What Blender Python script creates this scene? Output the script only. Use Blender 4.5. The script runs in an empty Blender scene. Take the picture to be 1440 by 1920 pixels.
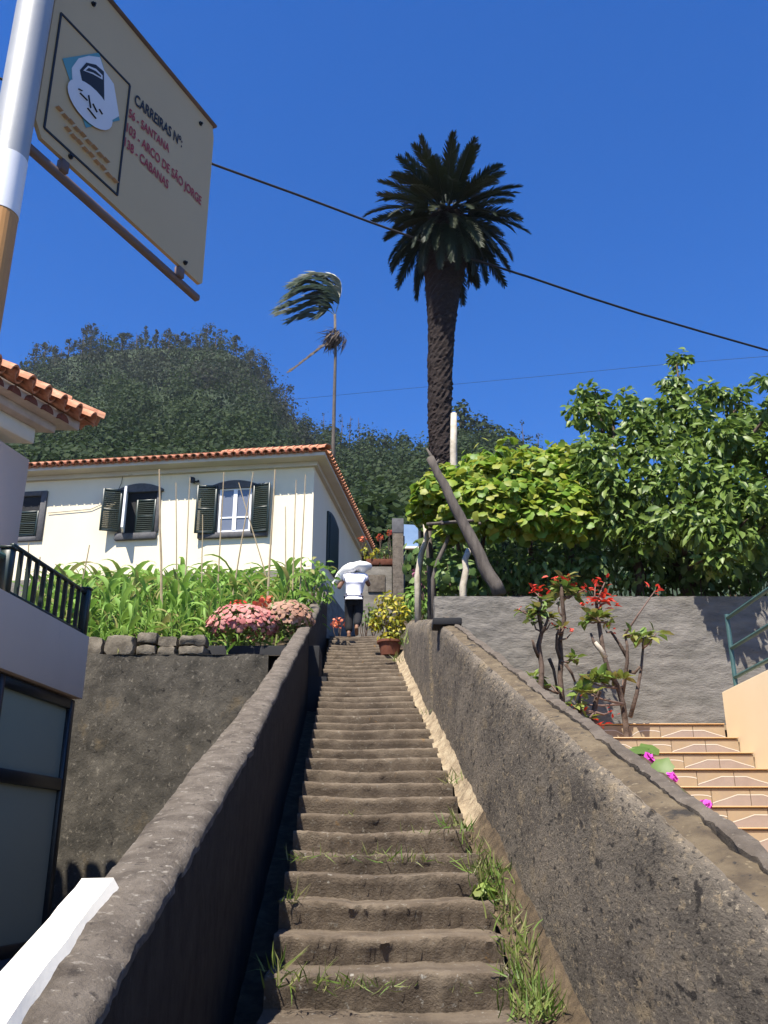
import bpy, bmesh, math, random
import numpy as np
from mathutils import Vector, Matrix, Quaternion, noise
random.seed(7); rng = np.random.default_rng(7)
sc = bpy.context.scene; C = sc.collection
R = math.radians
# ---------------------------------------------------------------- camera, sky, sun, exposure
F, PITCH, EYE = 1745.0, R(20.1), 1.6
cam = bpy.data.objects.new('camera', bpy.data.cameras.new('camera')); C.objects.link(cam)
cam.location = (0, 0, EYE); cam.rotation_euler = (R(90) + PITCH, 0, 0)
cam.data.sensor_fit = 'VERTICAL'; cam.data.sensor_height = 36; cam.data.lens = 36 * F / 1920
cam.data.clip_start = .05; cam.data.clip_end = 3000
sc.camera = cam
SUN = Vector((.27, .52, -1)).normalized()
world = bpy.data.worlds.new('World'); sc.world = world; world.use_nodes = True
wn = world.node_tree.nodes; bg = wn['Background']
sky = wn.new('ShaderNodeTexSky'); sky.sky_type = 'NISHITA'; sky.sun_disc = False
sky.sun_elevation = math.asin(-SUN.z); sky.sun_rotation = math.atan2(-SUN.x, -SUN.y)
sky.altitude = 300; sky.air_density = 1.0; sky.dust_density = 0.1; sky.ozone_density = 6.0
hsv = wn.new('ShaderNodeHueSaturation'); hsv.inputs['Hue'].default_value = .513; hsv.inputs['Saturation'].default_value = 1.30   # the phone's deep blue
world.node_tree.links.new(sky.outputs[0], hsv.inputs['Color']); world.node_tree.links.new(hsv.outputs[0], bg.inputs[0]); bg.inputs[1].default_value = .095
sl = bpy.data.lights.new('sun', 'SUN'); sl.energy = 5.0; sl.angle = R(.53); sl.color = (1, .94, .83)
so = bpy.data.objects.new('sun', sl); C.objects.link(so); so.rotation_euler = SUN.to_track_quat('-Z', 'Y').to_euler()
so.location = (-20, -30, 60)
vs = sc.view_settings; vs.view_transform = 'Standard'; vs.look = 'None'; vs.exposure = 1.12; vs.gamma = 1; vs.use_curve_mapping = False

# ---------------------------------------------------------------- helpers
cp, sp = math.cos(PITCH), math.sin(PITCH)
def ray(px, py):
    xc, yc = (px - 720) / F, (960 - py) / F
    return Vector((xc, cp - yc * sp, sp + yc * cp))
def U(px, py, Y):
    r = ray(px, py); t = Y / r.y
    return Vector((r.x * t, Y, EYE + r.z * t))
def onplane(px, py, p0, n):
    r = ray(px, py); o = Vector((0, 0, EYE)); t = (p0 - o).dot(n) / r.dot(n)
    return o + r * t
def nz(x, y, z, s=1.0): return noise.noise(Vector((x * s, y * s, z * s)))
def lerp(a, b, t): return a + (b - a) * t
def interp(x, xs, ys): return float(np.interp(x, xs, ys))

def wloc(o):
    v = Vector((0, 0, 0))
    while o: v = v + o.location; o = o.parent
    return v
def thing(name, label, cat, loc=(0, 0, 0), group=None):
    o = bpy.data.objects.new(name, None); C.objects.link(o); o.location = loc; o.empty_display_size = .2
    o['label'] = label; o['category'] = cat
    if group: o['group'] = group
    return o
def tag(o, label, cat, group=None):
    o['label'] = label; o['category'] = cat
    if group: o['group'] = group
    return o
class MB:
    def __init__(s): s.v = []; s.f = []; s.m = []
    def add(s, vs, fs, m=0):
        b = len(s.v); s.v += [tuple(v) for v in vs]; s.f += [tuple(b + i for i in f) for f in fs]; s.m += [m] * len(fs)
    def quad(s, a, b, c, d, m=0): s.add([a, b, c, d], [(0, 1, 2, 3)], m)
    def hexa(s, p, m=0):   # 8 points: bottom 4 ccw, top 4 ccw
        s.add(p, [(3, 2, 1, 0), (4, 5, 6, 7), (0, 1, 5, 4), (1, 2, 6, 5), (2, 3, 7, 6), (3, 0, 4, 7)], m)
    def box(s, c, sx, sy, sz, ax=Vector((1, 0, 0)), ay=Vector((0, 1, 0)), az=Vector((0, 0, 1)), m=0):
        c = Vector(c); x, y, z = ax * sx / 2, ay * sy / 2, az * sz / 2
        s.hexa([c - x - y - z, c + x - y - z, c + x + y - z, c - x + y - z, c - x - y + z, c + x - y + z, c + x + y + z, c - x + y + z], m)
    def beam(s, a, b, w, h, up=Vector((0, 0, 1)), m=0):
        a, b = Vector(a), Vector(b); d = (b - a); L = d.length; d /= L
        x = d.cross(up).normalized(); u = x.cross(d)
        s.box((a + b) / 2, w, L, h, x, d, u, m)
    def tube(s, pts, rad, seg=8, m=0, cap=True, wob=0):
        pts = [Vector(p) for p in pts]; n = len(pts)
        if not hasattr(rad, '__len__'): rad = [rad] * n
        t0 = (pts[1] - pts[0]).normalized(); ref = Vector((0, 0, 1)) if abs(t0.z) < .9 else Vector((1, 0, 0))
        x = t0.cross(ref).normalized(); vs = []
        for i, p in enumerate(pts):
            t = (pts[min(i + 1, n - 1)] - pts[max(i - 1, 0)]).normalized()
            x = (x - t * x.dot(t)).normalized(); y = t.cross(x)
            for k in range(seg):
                a = 2 * math.pi * k / seg; r = rad[i] * (1 + (wob * nz(p.x + k, p.y, p.z, 3) if wob else 0))
                vs.append(p + x * r * math.cos(a) + y * r * math.sin(a))
        fs = [(i * seg + k, i * seg + (k + 1) % seg, (i + 1) * seg + (k + 1) % seg, (i + 1) * seg + k) for i in range(n - 1) for k in range(seg)]
        if cap: fs += [tuple(range(seg - 1, -1, -1)), tuple((n - 1) * seg + k for k in range(seg))]
        s.add(vs, fs, m)
    def grid(s, fn, nu, nv, m=0, flip=False):
        vs = [fn(i / nu, j / nv) for j in range(nv + 1) for i in range(nu + 1)]
        fs = []
        for j in range(nv):
            for i in range(nu):
                q = (j * (nu + 1) + i, j * (nu + 1) + i + 1, (j + 1) * (nu + 1) + i + 1, (j + 1) * (nu + 1) + i)
                fs.append(q[::-1] if flip else q)
        s.add(vs, fs, m)
    def mesh(s, name, mats, off=Vector((0, 0, 0)), smooth=False):
        me = bpy.data.meshes.new(name)
        me.from_pydata([(v[0] - off[0], v[1] - off[1], v[2] - off[2]) for v in s.v], [], s.f)
        if not isinstance(mats, (list, tuple)): mats = [mats]
        for m in mats: me.materials.append(m)
        if len(mats) > 1: me.polygons.foreach_set('material_index', s.m)
        if smooth: me.polygons.foreach_set('use_smooth', [True] * len(me.polygons))
        me.update(); return me
    def build(s, name, mats, parent=None, smooth=False, label=None, kind=None):
        off = wloc(parent) if parent else Vector((0, 0, 0))
        o = bpy.data.objects.new(name, s.mesh(name, mats, off, smooth)); C.objects.link(o)
        if parent: o.parent = parent
        if label: o['label'] = label
        if kind: o['kind'] = kind
        return o
def auto_smooth(o, ang=40):
    me = o.data; me.polygons.foreach_set('use_smooth', [True] * len(me.polygons)); me.set_sharp_from_angle(angle=R(ang)); return o
def bevel(o, w=.01, seg=2):
    bm = bmesh.new(); bm.from_mesh(o.data); bmesh.ops.remove_doubles(bm, verts=bm.verts, dist=1e-5)
    ed = [e for e in bm.edges if len(e.link_faces) == 2 and e.calc_face_angle(0) > R(30)]
    bmesh.ops.bevel(bm, geom=ed, offset=w, segments=seg, affect='EDGES', profile=.6, clamp_overlap=True)
    bm.to_mesh(o.data); bm.free(); o.data.update(); return auto_smooth(o, 50)

# ---- numpy leaf clouds
def frames(n, tip):
    n = n / np.linalg.norm(n, axis=1, keepdims=True)
    y = tip - n * (n * tip).sum(1, keepdims=True); ln = np.linalg.norm(y, axis=1, keepdims=True); ln[ln < 1e-6] = 1; y = y / ln
    x = np.cross(y, n); return np.stack([x, y, n], axis=2)
def np_mesh(name, V, Fc, mat, tint=None, smooth=False):
    me = bpy.data.meshes.new(name); k = Fc.shape[1]; nf = len(Fc)
    me.vertices.add(len(V)); me.vertices.foreach_set('co', V.astype(np.float32).ravel())
    me.loops.add(nf * k); me.loops.foreach_set('vertex_index', Fc.astype(np.int32).ravel())
    me.polygons.add(nf); me.polygons.foreach_set('loop_start', np.arange(0, nf * k, k, dtype=np.int32))
    me.materials.append(mat)
    if tint is not None:
        at = me.attributes.new('tint', 'FLOAT', 'POINT'); at.data.foreach_set('value', tint.astype(np.float32))
    me.update(calc_edges=True)
    if smooth: me.polygons.foreach_set('use_smooth', [True] * nf)
    return me
def leaf_base(kind):
    if kind == 'vine':     # five-lobed, cupped
        out = [(0, -.08), (.20, -.20), (.36, -.06), (.49, .12), (.44, .30), (.42, .50), (.22, .60), (0, .78), (-.22, .60), (-.42, .50), (-.44, .30), (-.49, .12), (-.36, -.06), (-.20, -.20)]
        v = [(0, .2, .06)] + [(x, y, -.10 * abs(x) - .15 * max(0, y - .3)) for x, y in out]
        f = [(0, i + 1, (i + 1) % len(out) + 1) for i in range(len(out))]
    elif kind == 'broad':  # folded ellipse with a drooping tip
        v = [(0, 0, 0), (0, .35, -.03), (0, .7, -.09), (0, 1, -.22), (.22, .3, .06), (.2, .68, .0), (-.22, .3, .06), (-.2, .68, .0)]
        f = [(0, 4, 1), (1, 4, 5), (1, 5, 2), (2, 5, 3), (0, 1, 6), (1, 7, 6), (1, 2, 7), (2, 3, 7)]
    elif kind == 'blade':
        v = [(-.03, 0, 0), (.03, 0, 0), (.035, .4, .0), (-.035, .4, .0), (0, 1, -.2)]
        f = [(0, 1, 2), (0, 2, 3), (3, 2, 4)]
    elif kind == 'clump':  # two crossed tufts
        v = [(-.5, -.4, 0), (.4, -.5, .1), (.55, .35, 0), (-.1, .6, .2), (-.55, .2, .1)]
        f = [(0, 1, 2), (0, 2, 3), (0, 3, 4)]
    return np.array(v, float), np.array(f, int)
def cloud_mesh(name, kind, pos, Rm, size, mat, tint=None, off=None):
    bv, bf = leaf_base(kind); N = len(pos)
    V = pos[:, None, :] + size[:, None, None] * np.einsum('nij,vj->nvi', Rm, bv)
    if off is not None: V = V - np.array(off)[None, None, :]
    Fc = (bf[None] + (np.arange(N) * len(bv))[:, None, None]).reshape(-1, 3)
    t = rng.random(N) if tint is None else tint
    return np_mesh(name, V.reshape(-1, 3), Fc, mat, np.repeat(t, len(bv)))
def leaf_cloud(parent, kind, pos, nrm, tip, size, mat, n_single=0, name='leaf', stuff='foliage'):
    """the leaves nearest the camera as single parts, the others joined"""
    Rm = frames(nrm, tip); off = wloc(parent); pos = np.asarray(pos)
    d = np.linalg.norm(pos - np.array([0, 0, EYE]), axis=1); order = np.argsort(d - size * 1.5)
    single = order[:n_single]; rest = order[n_single:]
    if len(single):
        bv, bf = leaf_base(kind); me = np_mesh(name, bv, bf, mat, np.zeros(len(bv)))
        for i in single:
            o = bpy.data.objects.new(name, me); C.objects.link(o); o.parent = parent
            M = Matrix([[Rm[i, r, c] * size[i] for c in range(3)] + [pos[i, r] - off[r]] for r in range(3)] + [[0, 0, 0, 1]])
            o.matrix_basis = M
    if len(rest):
        o = bpy.data.objects.new(stuff, cloud_mesh(stuff, kind, pos[rest], Rm[rest], size[rest], mat, off=off)); C.objects.link(o)
        o.parent = parent; o['kind'] = 'stuff'
def ball_pts(c, r, n, squash=1.0, shell=.55):
    d = rng.normal(size=(n, 3)); d /= np.linalg.norm(d, axis=1, keepdims=True)
    rad = r * (shell + (1 - shell) * rng.random(n) ** .7)[:, None]
    p = d * rad; p[:, 2] *= squash
    return np.array(c)[None] + p, d

# ---------------------------------------------------------------- materials
def _new(name):
    m = bpy.data.materials.new(name); m.use_nodes = True; nt = m.node_tree; b = nt.nodes['Principled BSDF']
    return m, nt, b
def srgb(r, g, b): return tuple(((c / 255) / 12.92 if c / 255 <= .04045 else ((c / 255 + .055) / 1.055) ** 2.4) for c in (r, g, b))
def surf(name, cols, scale=6, rough=.85, bump=.25, bscale=60, spots=(), detail=8, coord='pos', stretch=None, spec=.3, metal=0, bdist=.01, streak=None):
    """layered noise: a ramp of base tones, then blotches of their own colour, plus fine relief"""
    m, nt, b = _new(name); N = nt.nodes.new; L = nt.links.new
    if coord == 'pos': src = N('ShaderNodeNewGeometry').outputs['Position']
    else: src = N('ShaderNodeTexCoord').outputs['Object']
    if stretch:
        mp = N('ShaderNodeMapping'); mp.inputs['Scale'].default_value = stretch; L(src, mp.inputs[0]); src = mp.outputs[0]
    def noise_n(s, d=detail, rgh=.6):
        t = N('ShaderNodeTexNoise'); t.inputs['Scale'].default_value = s; t.inputs['Detail'].default_value = d; t.inputs['Roughness'].default_value = rgh
        L(src, t.inputs['Vector']); return t.outputs['Fac']
    rp = N('ShaderNodeValToRGB'); L(noise_n(scale), rp.inputs[0]); e = rp.color_ramp.elements
    n = len(cols)
    while len(e) < n: e.new(.5)
    for i, c in enumerate(cols):
        e[i].position = .32 + .36 * i / max(1, n - 1); e[i].color = (*c, 1)
    col = rp.outputs[0]
    for (c, s, th, soft) in spots:
        r2 = N('ShaderNodeValToRGB'); L(noise_n(s, 6, .65), r2.inputs[0]); r2.color_ramp.elements[0].position = th; r2.color_ramp.elements[1].position = th + soft
        mx = N('ShaderNodeMix'); mx.data_type = 'RGBA'; L(r2.outputs[0], mx.inputs['Factor']); L(col, mx.inputs['A']); mx.inputs['B'].default_value = (*c, 1); col = mx.outputs['Result']
    L(col, b.inputs['Base Color'])
    b.inputs['Roughness'].default_value = rough; b.inputs['Specular IOR Level'].default_value = spec; b.inputs['Metallic'].default_value = metal
    if bump:
        bp = N('ShaderNodeBump'); bp.inputs['Strength'].default_value = bump; bp.inputs['Distance'].default_value = bdist
        ad = N('ShaderNodeMath'); ad.operation = 'ADD'; L(noise_n(bscale, 10, .7), ad.inputs[0]); L(noise_n(bscale / 5, 5), ad.inputs[1])
        L(ad.outputs[0], bp.inputs['Height']); L(bp.outputs[0], b.inputs['Normal'])
    return m
def leafmat(name, cols, rough=.5, trans=.3, spec=.4):
    """one tone per leaf, drawn from the ramp; light passes through the blade"""
    m, nt, b = _new(name); N = nt.nodes.new; L = nt.links.new
    at = N('ShaderNodeAttribute'); at.attribute_name = 'tint'; oi = N('ShaderNodeObjectInfo')
    a = N('ShaderNodeMath'); a.operation = 'ADD'; L(at.outputs['Fac'], a.inputs[0]); L(oi.outputs['Random'], a.inputs[1])
    fr = N('ShaderNodeMath'); fr.operation = 'FRACT'; L(a.outputs[0], fr.inputs[0])
    rp = N('ShaderNodeValToRGB'); L(fr.outputs[0], rp.inputs[0]); e = rp.color_ramp.elements
    while len(e) < len(cols): e.new(.5)
    for i, c in enumerate(cols): e[i].position = i / max(1, len(cols) - 1); e[i].color = (*c, 1)
    L(rp.outputs[0], b.inputs['Base Color']); b.inputs['Roughness'].default_value = rough; b.inputs['Specular IOR Level'].default_value = spec
    if trans:
        t = N('ShaderNodeBsdfTranslucent'); L(rp.outputs[0], t.inputs[0]); mx = N('ShaderNodeMixShader'); mx.inputs[0].default_value = trans
        L(b.outputs[0], mx.inputs[1]); L(t.outputs[0], mx.inputs[2]); L(mx.outputs[0], nt.nodes['Material Output'].inputs[0])
    return m
M = {}
M['stair'] = surf('stair_concrete', [(.066, .049, .034), (.112, .085, .060), (.158, .124, .089)], 4, .9, .9, 70, [((.19, .165, .13), 26, .60, .08), ((.24, .22, .18), 90, .64, .05), ((.032, .025, .018), 14, .62, .25), ((.22, .12, .035), 7, .66, .08), ((.30, .28, .25), 45, .70, .04)], bdist=.010)
M['stair_lichen'] = surf('lichened_stair_concrete', [(.062, .047, .034), (.105, .080, .057), (.148, .117, .085)], 4, .9, .9, 70, [((.26, .24, .205), 22, .62, .07), ((.36, .34, .30), 60, .66, .04), ((.026, .021, .016), 14, .62, .2)], bdist=.012)
M['wall_l'] = surf('left_parapet_shade_tone', [(.014, .010, .0075), (.026, .020, .015), (.038, .030, .023)], 7, .9, 1, 70, [((.055, .047, .037), 34, .64, .08), ((.014, .011, .009), 22, .60, .1)], bdist=.012)  # body tone darkened to paint in the deep shade of its inner face
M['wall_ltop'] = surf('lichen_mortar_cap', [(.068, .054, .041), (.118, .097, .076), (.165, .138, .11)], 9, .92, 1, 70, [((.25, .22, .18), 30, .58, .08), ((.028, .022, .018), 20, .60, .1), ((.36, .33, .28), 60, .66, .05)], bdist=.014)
M['wall_r'] = surf('right_parapet_concrete', [(.074, .061, .048), (.128, .107, .083), (.185, .153, .116)], 3.0, .92, 1, 60, [((.23, .175, .105), 5, .56, .16), ((.27, .21, .135), 34, .57, .08), ((.30, .25, .18), 80, .60, .05), ((.04, .034, .028), 70, .58, .05), ((.030, .025, .021), 22, .58, .06), ((.022, .019, .016), 9, .65, .05), ((.032, .027, .023), 2.1, .62, .2)], stretch=(1, .42, 1), bdist=.014)
M['wall_rtop'] = surf('yellow_lichen_mortar', [(.065, .048, .031), (.115, .086, .052), (.155, .12, .075)], 9, .92, .9, 60, [((.032, .027, .022), 6, .58, .08), ((.22, .175, .11), 26, .60, .08), ((.035, .03, .025), 30, .62, .06)], bdist=.012)
M['coping'] = surf('grey_coping_mortar', [(.075, .060, .046), (.115, .093, .072), (.155, .128, .10)], 9, .92, 1, 60, [((.04, .034, .028), 18, .62, .1), ((.21, .18, .14), 40, .62, .06)], bdist=.014)
M['sand'] = surf('pale_mortar_fillet', [(.17, .125, .08), (.29, .225, .145), (.37, .30, .20)], 10, .95, .8, 40, [((.07, .055, .035), 12, .62, .1)], bdist=.02)
M['dirt'] = surf('brown_dirt', [(.045, .032, .02), (.085, .060, .036), (.13, .095, .056)], 12, .95, .9, 40, [((.22, .16, .095), 9, .62, .1)], bdist=.02)
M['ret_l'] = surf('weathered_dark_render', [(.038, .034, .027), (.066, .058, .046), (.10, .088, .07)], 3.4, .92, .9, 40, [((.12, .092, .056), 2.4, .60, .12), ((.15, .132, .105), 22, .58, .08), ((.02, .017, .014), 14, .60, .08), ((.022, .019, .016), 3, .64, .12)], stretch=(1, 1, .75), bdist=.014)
M['ret_r'] = surf('rough_cast_render', [(.11, .10, .085), (.165, .15, .13), (.21, .19, .165)], 5, .95, 1, 34, [((.08, .072, .062), 9, .62, .1)], stretch=(.55, .55, 1.4), bdist=.012)
M['stone'] = surf('coping_stone', [(.08, .066, .050), (.15, .128, .097), (.21, .18, .14)], 8, .9, .8, 50, [((.34, .31, .26), 20, .66, .08)], coord='obj', bdist=.012)
M['white'] = surf('white_plaster', [(.74, .69, .58), (.79, .745, .64)], 6, .8, .15, 40)
M['cream'] = surf('cream_render', [(.72, .63, .46), (.77, .69, .52)], .7, .85, .12, 50, [((.57, .50, .38), 1.4, .60, .2)], stretch=(1, 1, .4))
M['soffit'] = surf('painted_soffit', [(.50, .46, .40), (.58, .54, .46)], 1.5, .85, .1, 40, [((.24, .19, .10), 2.5, .66, .12)])
M['pink'] = surf('pink_render', [(.66, .47, .35), (.70, .505, .38)], 1.2, .85, .15, 60, [((.56, .40, .32), 3, .66, .15)], stretch=(1, 1, .4))
M['peach'] = surf('peach_render', [(.72, .56, .35), (.76, .60, .39)], 1.5, .85, .12, 60)
M['tile'] = surf('terracotta_tile', [(.34, .135, .075), (.46, .205, .115), (.54, .30, .19)], 9, .8, .4, 60, [((.18, .08, .05), 7, .66, .12)])
M['tiledark'] = surf('dark_bedded_tile', [(.14, .05, .035), (.20, .075, .05)], 9, .9, .3, 60)
M['mortar'] = surf('eave_mortar', [(.45, .38, .34), (.56, .49, .44)], 8, .9, .3, 50)
M['slate'] = surf('grey_stone_surround', [(.07, .068, .072), (.11, .108, .112)], 9, .8, .2, 50)
M['green'] = surf('dark_green_paint', [(.006, .015, .013), (.010, .024, .020)], 8, .42, .05, 60, spec=.5)
M['teal'] = surf('faded_green_rail', [(.03, .075, .072), (.05, .11, .105)], 10, .5, .1, 60, spec=.5)
M['frame'] = surf('near_black_green_frame', [(.004, .006, .008), (.006, .009, .012)], 8, .4, .05, 60, spec=.5)
M['wwood'] = surf('white_window_paint', [(.74, .74, .76), (.80, .80, .81)], 8, .5, .05, 60)
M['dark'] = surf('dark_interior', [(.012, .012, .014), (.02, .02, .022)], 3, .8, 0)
M['black'] = surf('black_plastic', [(.012, .012, .014), (.02, .02, .022)], 8, .5, .05)
M['soil'] = surf('garden_soil', [(.05, .034, .022), (.10, .068, .042)], 6, .95, .8, 30, [((.05, .075, .02), 3, .58, .1)], bdist=.04)
M['ground'] = surf('street_asphalt', [(.04, .04, .04), (.06, .058, .055)], 8, .9, .5, 60)
M['hill'] = surf('hill_undergrowth', [(.018, .03, .013), (.035, .052, .02)], .12, .95, 0, 2)
M['wood'] = surf('grey_weathered_wood', [(.065, .053, .045), (.13, .11, .093)], 10, .85, .6, 60, stretch=(2, 2, .5))
M['palewood'] = surf('peeled_pale_wood', [(.34, .29, .22), (.52, .46, .37)], 9, .85, .4, 60, [((.16, .13, .10), 10, .62, .1)])
M['bark'] = surf('brown_bark', [(.045, .028, .020), (.095, .064, .047), (.13, .09, .07)], 14, .9, .8, 60, [((.20, .15, .11), 12, .66, .08)])
M['twig'] = surf('reddish_twig', [(.11, .065, .05), (.17, .11, .085)], 14, .85, .4, 60)
M['bamboo'] = surf('dry_bamboo', [(.26, .20, .12), (.38, .30, .19)], 9, .7, .2, 60)
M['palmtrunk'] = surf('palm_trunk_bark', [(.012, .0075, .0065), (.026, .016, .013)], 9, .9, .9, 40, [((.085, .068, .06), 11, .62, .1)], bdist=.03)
M['steel'] = surf('galvanised_steel', [(.36, .36, .35), (.42, .42, .41)], 8, .5, .05, 90, metal=.35)
M['pwhite'] = surf('white_band_paint', [(.74, .74, .76), (.8, .8, .81)], 8, .5, .05, 60)
M['ochre'] = surf('orange_band_paint', [(.48, .23, .07), (.55, .28, .10)], 8, .55, .05, 60, [((.35, .18, .07), 14, .66, .1)])
M['signface'] = surf('yellow_sign_enamel', [(.50, .35, .175), (.55, .39, .20)], 2.2, .5, .03, 60, spec=.4)
M['signedge'] = surf('rusty_brown_bar', [(.12, .085, .078), (.17, .12, .11)], 9, .6, .1, 60)
M['signblack'] = surf('sign_black_print', [(.022, .022, .025), (.03, .03, .032)], 9, .6, 0)
M['signred'] = surf('sign_red_print', [(.34, .045, .05), (.40, .06, .06)], 9, .6, 0)
M['signpink'] = surf('sign_faded_pink_print', [(.50, .345, .235), (.52, .365, .255)], 9, .6, 0)
M['signteal'] = surf('sign_teal_print', [(.09, .26, .29), (.12, .30, .33)], 9, .6, 0)
M['signwhite'] = surf('sign_white_print', [(.62, .60, .60), (.68, .66, .66)], 9, .6, 0)
M['cable'] = surf('black_cable', [(.012, .012, .016), (.018, .018, .022)], 9, .6, 0)
M['terracotta'] = surf('clay_pot', [(.12, .04, .024), (.18, .065, .036)], 9, .85, .2, 50)
M['steptile'] = surf('ochre_step_tile', [(.29, .215, .135), (.335, .255, .165)], 5, .5, .05, 60, [((.29, .22, .155), 3, .50, .12)], spec=.4)
M['tilegrey'] = surf('mauve_grey_tile_print', [(.25, .195, .165), (.30, .24, .205)], 6, .5, .05, 60, spec=.4)
M['nose'] = surf('orange_step_nosing', [(.47, .29, .14), (.52, .34, .18)], 6, .45, .03, 60, spec=.4)
M['tilewhite'] = surf('white_tile_line', [(.55, .49, .41), (.60, .54, .46)], 9, .5, 0)
M['skin'] = surf('tanned_skin', [(.20, .10, .065), (.24, .125, .08)], 6, .55, .05, 60)
M['shirt'] = surf('white_lilac_cotton', [(.66, .64, .74), (.78, .77, .82)], 7, .85, .2, 120)
M['trousers'] = surf('black_cotton', [(.008, .008, .010), (.014, .014, .017)], 8, .85, .2, 120)
M['hair'] = surf('dark_hair', [(.012, .008, .006), (.02, .014, .01)], 30, .6, .4, 120)
M['sack'] = surf('white_woven_sack', [(.70, .68, .63), (.76, .74, .70)], 7, .8, .3, 90)
M['shoe'] = surf('brown_shoe_sole', [(.16, .085, .05), (.20, .11, .06)], 8, .8, .1)
M['blue'] = surf('blue_painted_panel', [(.16, .25, .40), (.21, .31, .47)], 4, .4, .03, 60, spec=.5)
m, nt, b = _new('frosted_glass'); b.inputs['Base Color'].default_value = (.27, .275, .20, 1); b.inputs['Roughness'].default_value = .4; b.inputs['Specular IOR Level'].default_value = .3; M['frost'] = m
m, nt, b = _new('window_glass'); b.inputs['Base Color'].default_value = (.14, .155, .19, 1); b.inputs['Roughness'].default_value = .06; b.inputs['Specular IOR Level'].default_value = .8; M['glass'] = m
M['l_vine'] = leafmat('vine_leaf', [(.100, .200, .018), (.170, .280, .025), (.240, .320, .030), (.300, .300, .040), (.120, .220, .025)], .5, .38)
M['l_tree'] = leafmat('glossy_tree_leaf', [(.075, .130, .022), (.115, .185, .032), (.155, .225, .040), (.09, .15, .028), (.20, .26, .06)], .45, .33, .4)
M['l_under'] = leafmat('undergrowth_leaf', [(.065, .125, .03), (.105, .175, .035), (.15, .23, .06), (.21, .28, .10)], .5, .36)
M['l_corn'] = leafmat('maize_leaf', [(.127, .252, .036), (.189, .327, .058), (.232, .379, .078), (.158, .263, .042), (.30, .27, .10)], .6, .35, .3)
M['l_grass'] = leafmat('grass_blade', [(.075, .143, .022), (.120, .188, .030), (.173, .203, .053), (.225, .203, .090)], .55, .3)
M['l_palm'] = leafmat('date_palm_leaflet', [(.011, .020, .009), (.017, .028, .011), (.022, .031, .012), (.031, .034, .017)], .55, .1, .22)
M['l_palm2'] = leafmat('slender_palm_leaflet', [(.024, .044, .020), (.040, .060, .028), (.064, .080, .048), (.104, .112, .072)], .4, .15, .5)
M['l_dry'] = leafmat('dry_palm_leaflet', [(.070, .052, .038), (.105, .077, .059), (.133, .105, .084)], .8, .1)
M['l_hill'] = leafmat('hill_forest_leaf', [(.015, .030, .010), (.021, .038, .013), (.028, .047, .016), (.038, .059, .018), (.018, .033, .015)], .7, .3, .15)
M['l_crest'] = leafmat('crest_tree_leaf', [(.020, .031, .018), (.027, .037, .022), (.034, .044, .025), (.034, .037, .027)], .7, .3, .15)
M['l_pink'] = leafmat('pink_bloom', [(.50, .15, .14), (.56, .23, .20), (.60, .32, .27), (.45, .12, .13)], .7, .25)
M['l_rust'] = leafmat('faded_bloom', [(.340, .170, .111), (.391, .221, .145), (.442, .272, .204)], .7, .25)
M['l_red'] = leafmat('red_bract', [(.60, .03, .02), (.68, .05, .03), (.55, .06, .03)], .6, .25)
M['l_mag'] = leafmat('magenta_flower', [(.60, .05, .45), (.70, .10, .55)], .6, .25)
M['l_yel'] = leafmat('yellow_green_leaf', [(.357, .323, .025), (.442, .357, .025), (.221, .255, .025), (.306, .323, .043)], .5, .3)
M['l_ora'] = leafmat('orange_flower', [(.62, .12, .04), (.66, .20, .10), (.58, .08, .06)], .6, .25)
M['l_mauve'] = leafmat('mauve_foliage', [(.24, .07, .12), (.30, .10, .16)], .6, .2)
# ================================================================ THE LIE OF THE LAND
SL = .3307                                   # slope of the stair
def nos(Y): return -.35 + SL * Y             # height of the line of nosings
def SX(u, Y): return u - .041 * Y            # stair coordinates -> world x
RUN, Y0 = .378, 1.396
g = MB(); g.grid(lambda a, b_: Vector((-900 + 1800 * a, -900 + 1800 * b_, -.02)), 8, 8); o = g.build('ground', M['ground']); o['kind'] = 'structure'
# terraces behind the two retaining walls
def zl(x, Y): return interp(Y, [12.0, 14, 21.5, 30, 46], [4.0, 4.45, 6.75, 8.6, 14.6]) + .06 * nz(x, Y, 0, .8)
def zr(x, Y): return interp(Y, [10.5, 14, 20, 30, 46], [4.20, 4.5, 6.4, 8.7, 14.6]) + .06 * nz(x, Y, 3, .8)
g = MB()
g.grid(lambda a, b_: (lambda Y, x: Vector((x, Y, zl(x, Y))))(lerp(12.12, 31, b_), lerp(-60, SX(-.70, min(19.5, lerp(12.12, 31, b_))), a ** .4)), 40, 40)
g.grid(lambda a, b_: (lambda Y, x: Vector((x, Y, zr(x, Y))))(lerp(10.62, 31, b_), lerp(SX(1.2, min(19.5, lerp(10.62, 31, b_))), 60, a ** 2.2)), 40, 40)
g.quad((-3, 19.6, 5.66), (1.5, 19.6, 5.66), (1.5, 31, 8.6), (-3, 31, 8.6))
o = g.build('terrace_ground', M['soil'], smooth=True); o['kind'] = 'structure'
g = MB()   # yard beside the stair on the left, and the bed between the stair and the tiled steps on the right
g.grid(lambda a, b_: Vector((lerp(-30, SX(-.70, lerp(3.0, 12.3, b_)), a), lerp(3.0, 12.3, b_), interp(lerp(3.0, 12.3, b_), [3, 6, 12.3], [.0, .68, .74]))), 4, 10)
o = g.build('yard', M['ground']); o['kind'] = 'structure'
g = MB()
g.grid(lambda a, b_: (lambda Y: Vector((lerp(SX(1.12, Y), 2.1, a), Y, min(2.45, nos(Y) + .12))))(lerp(2.0, 10.6, b_)), 4, 16)
o = g.build('planting_bed', M['soil']); o['kind'] = 'structure'

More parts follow.
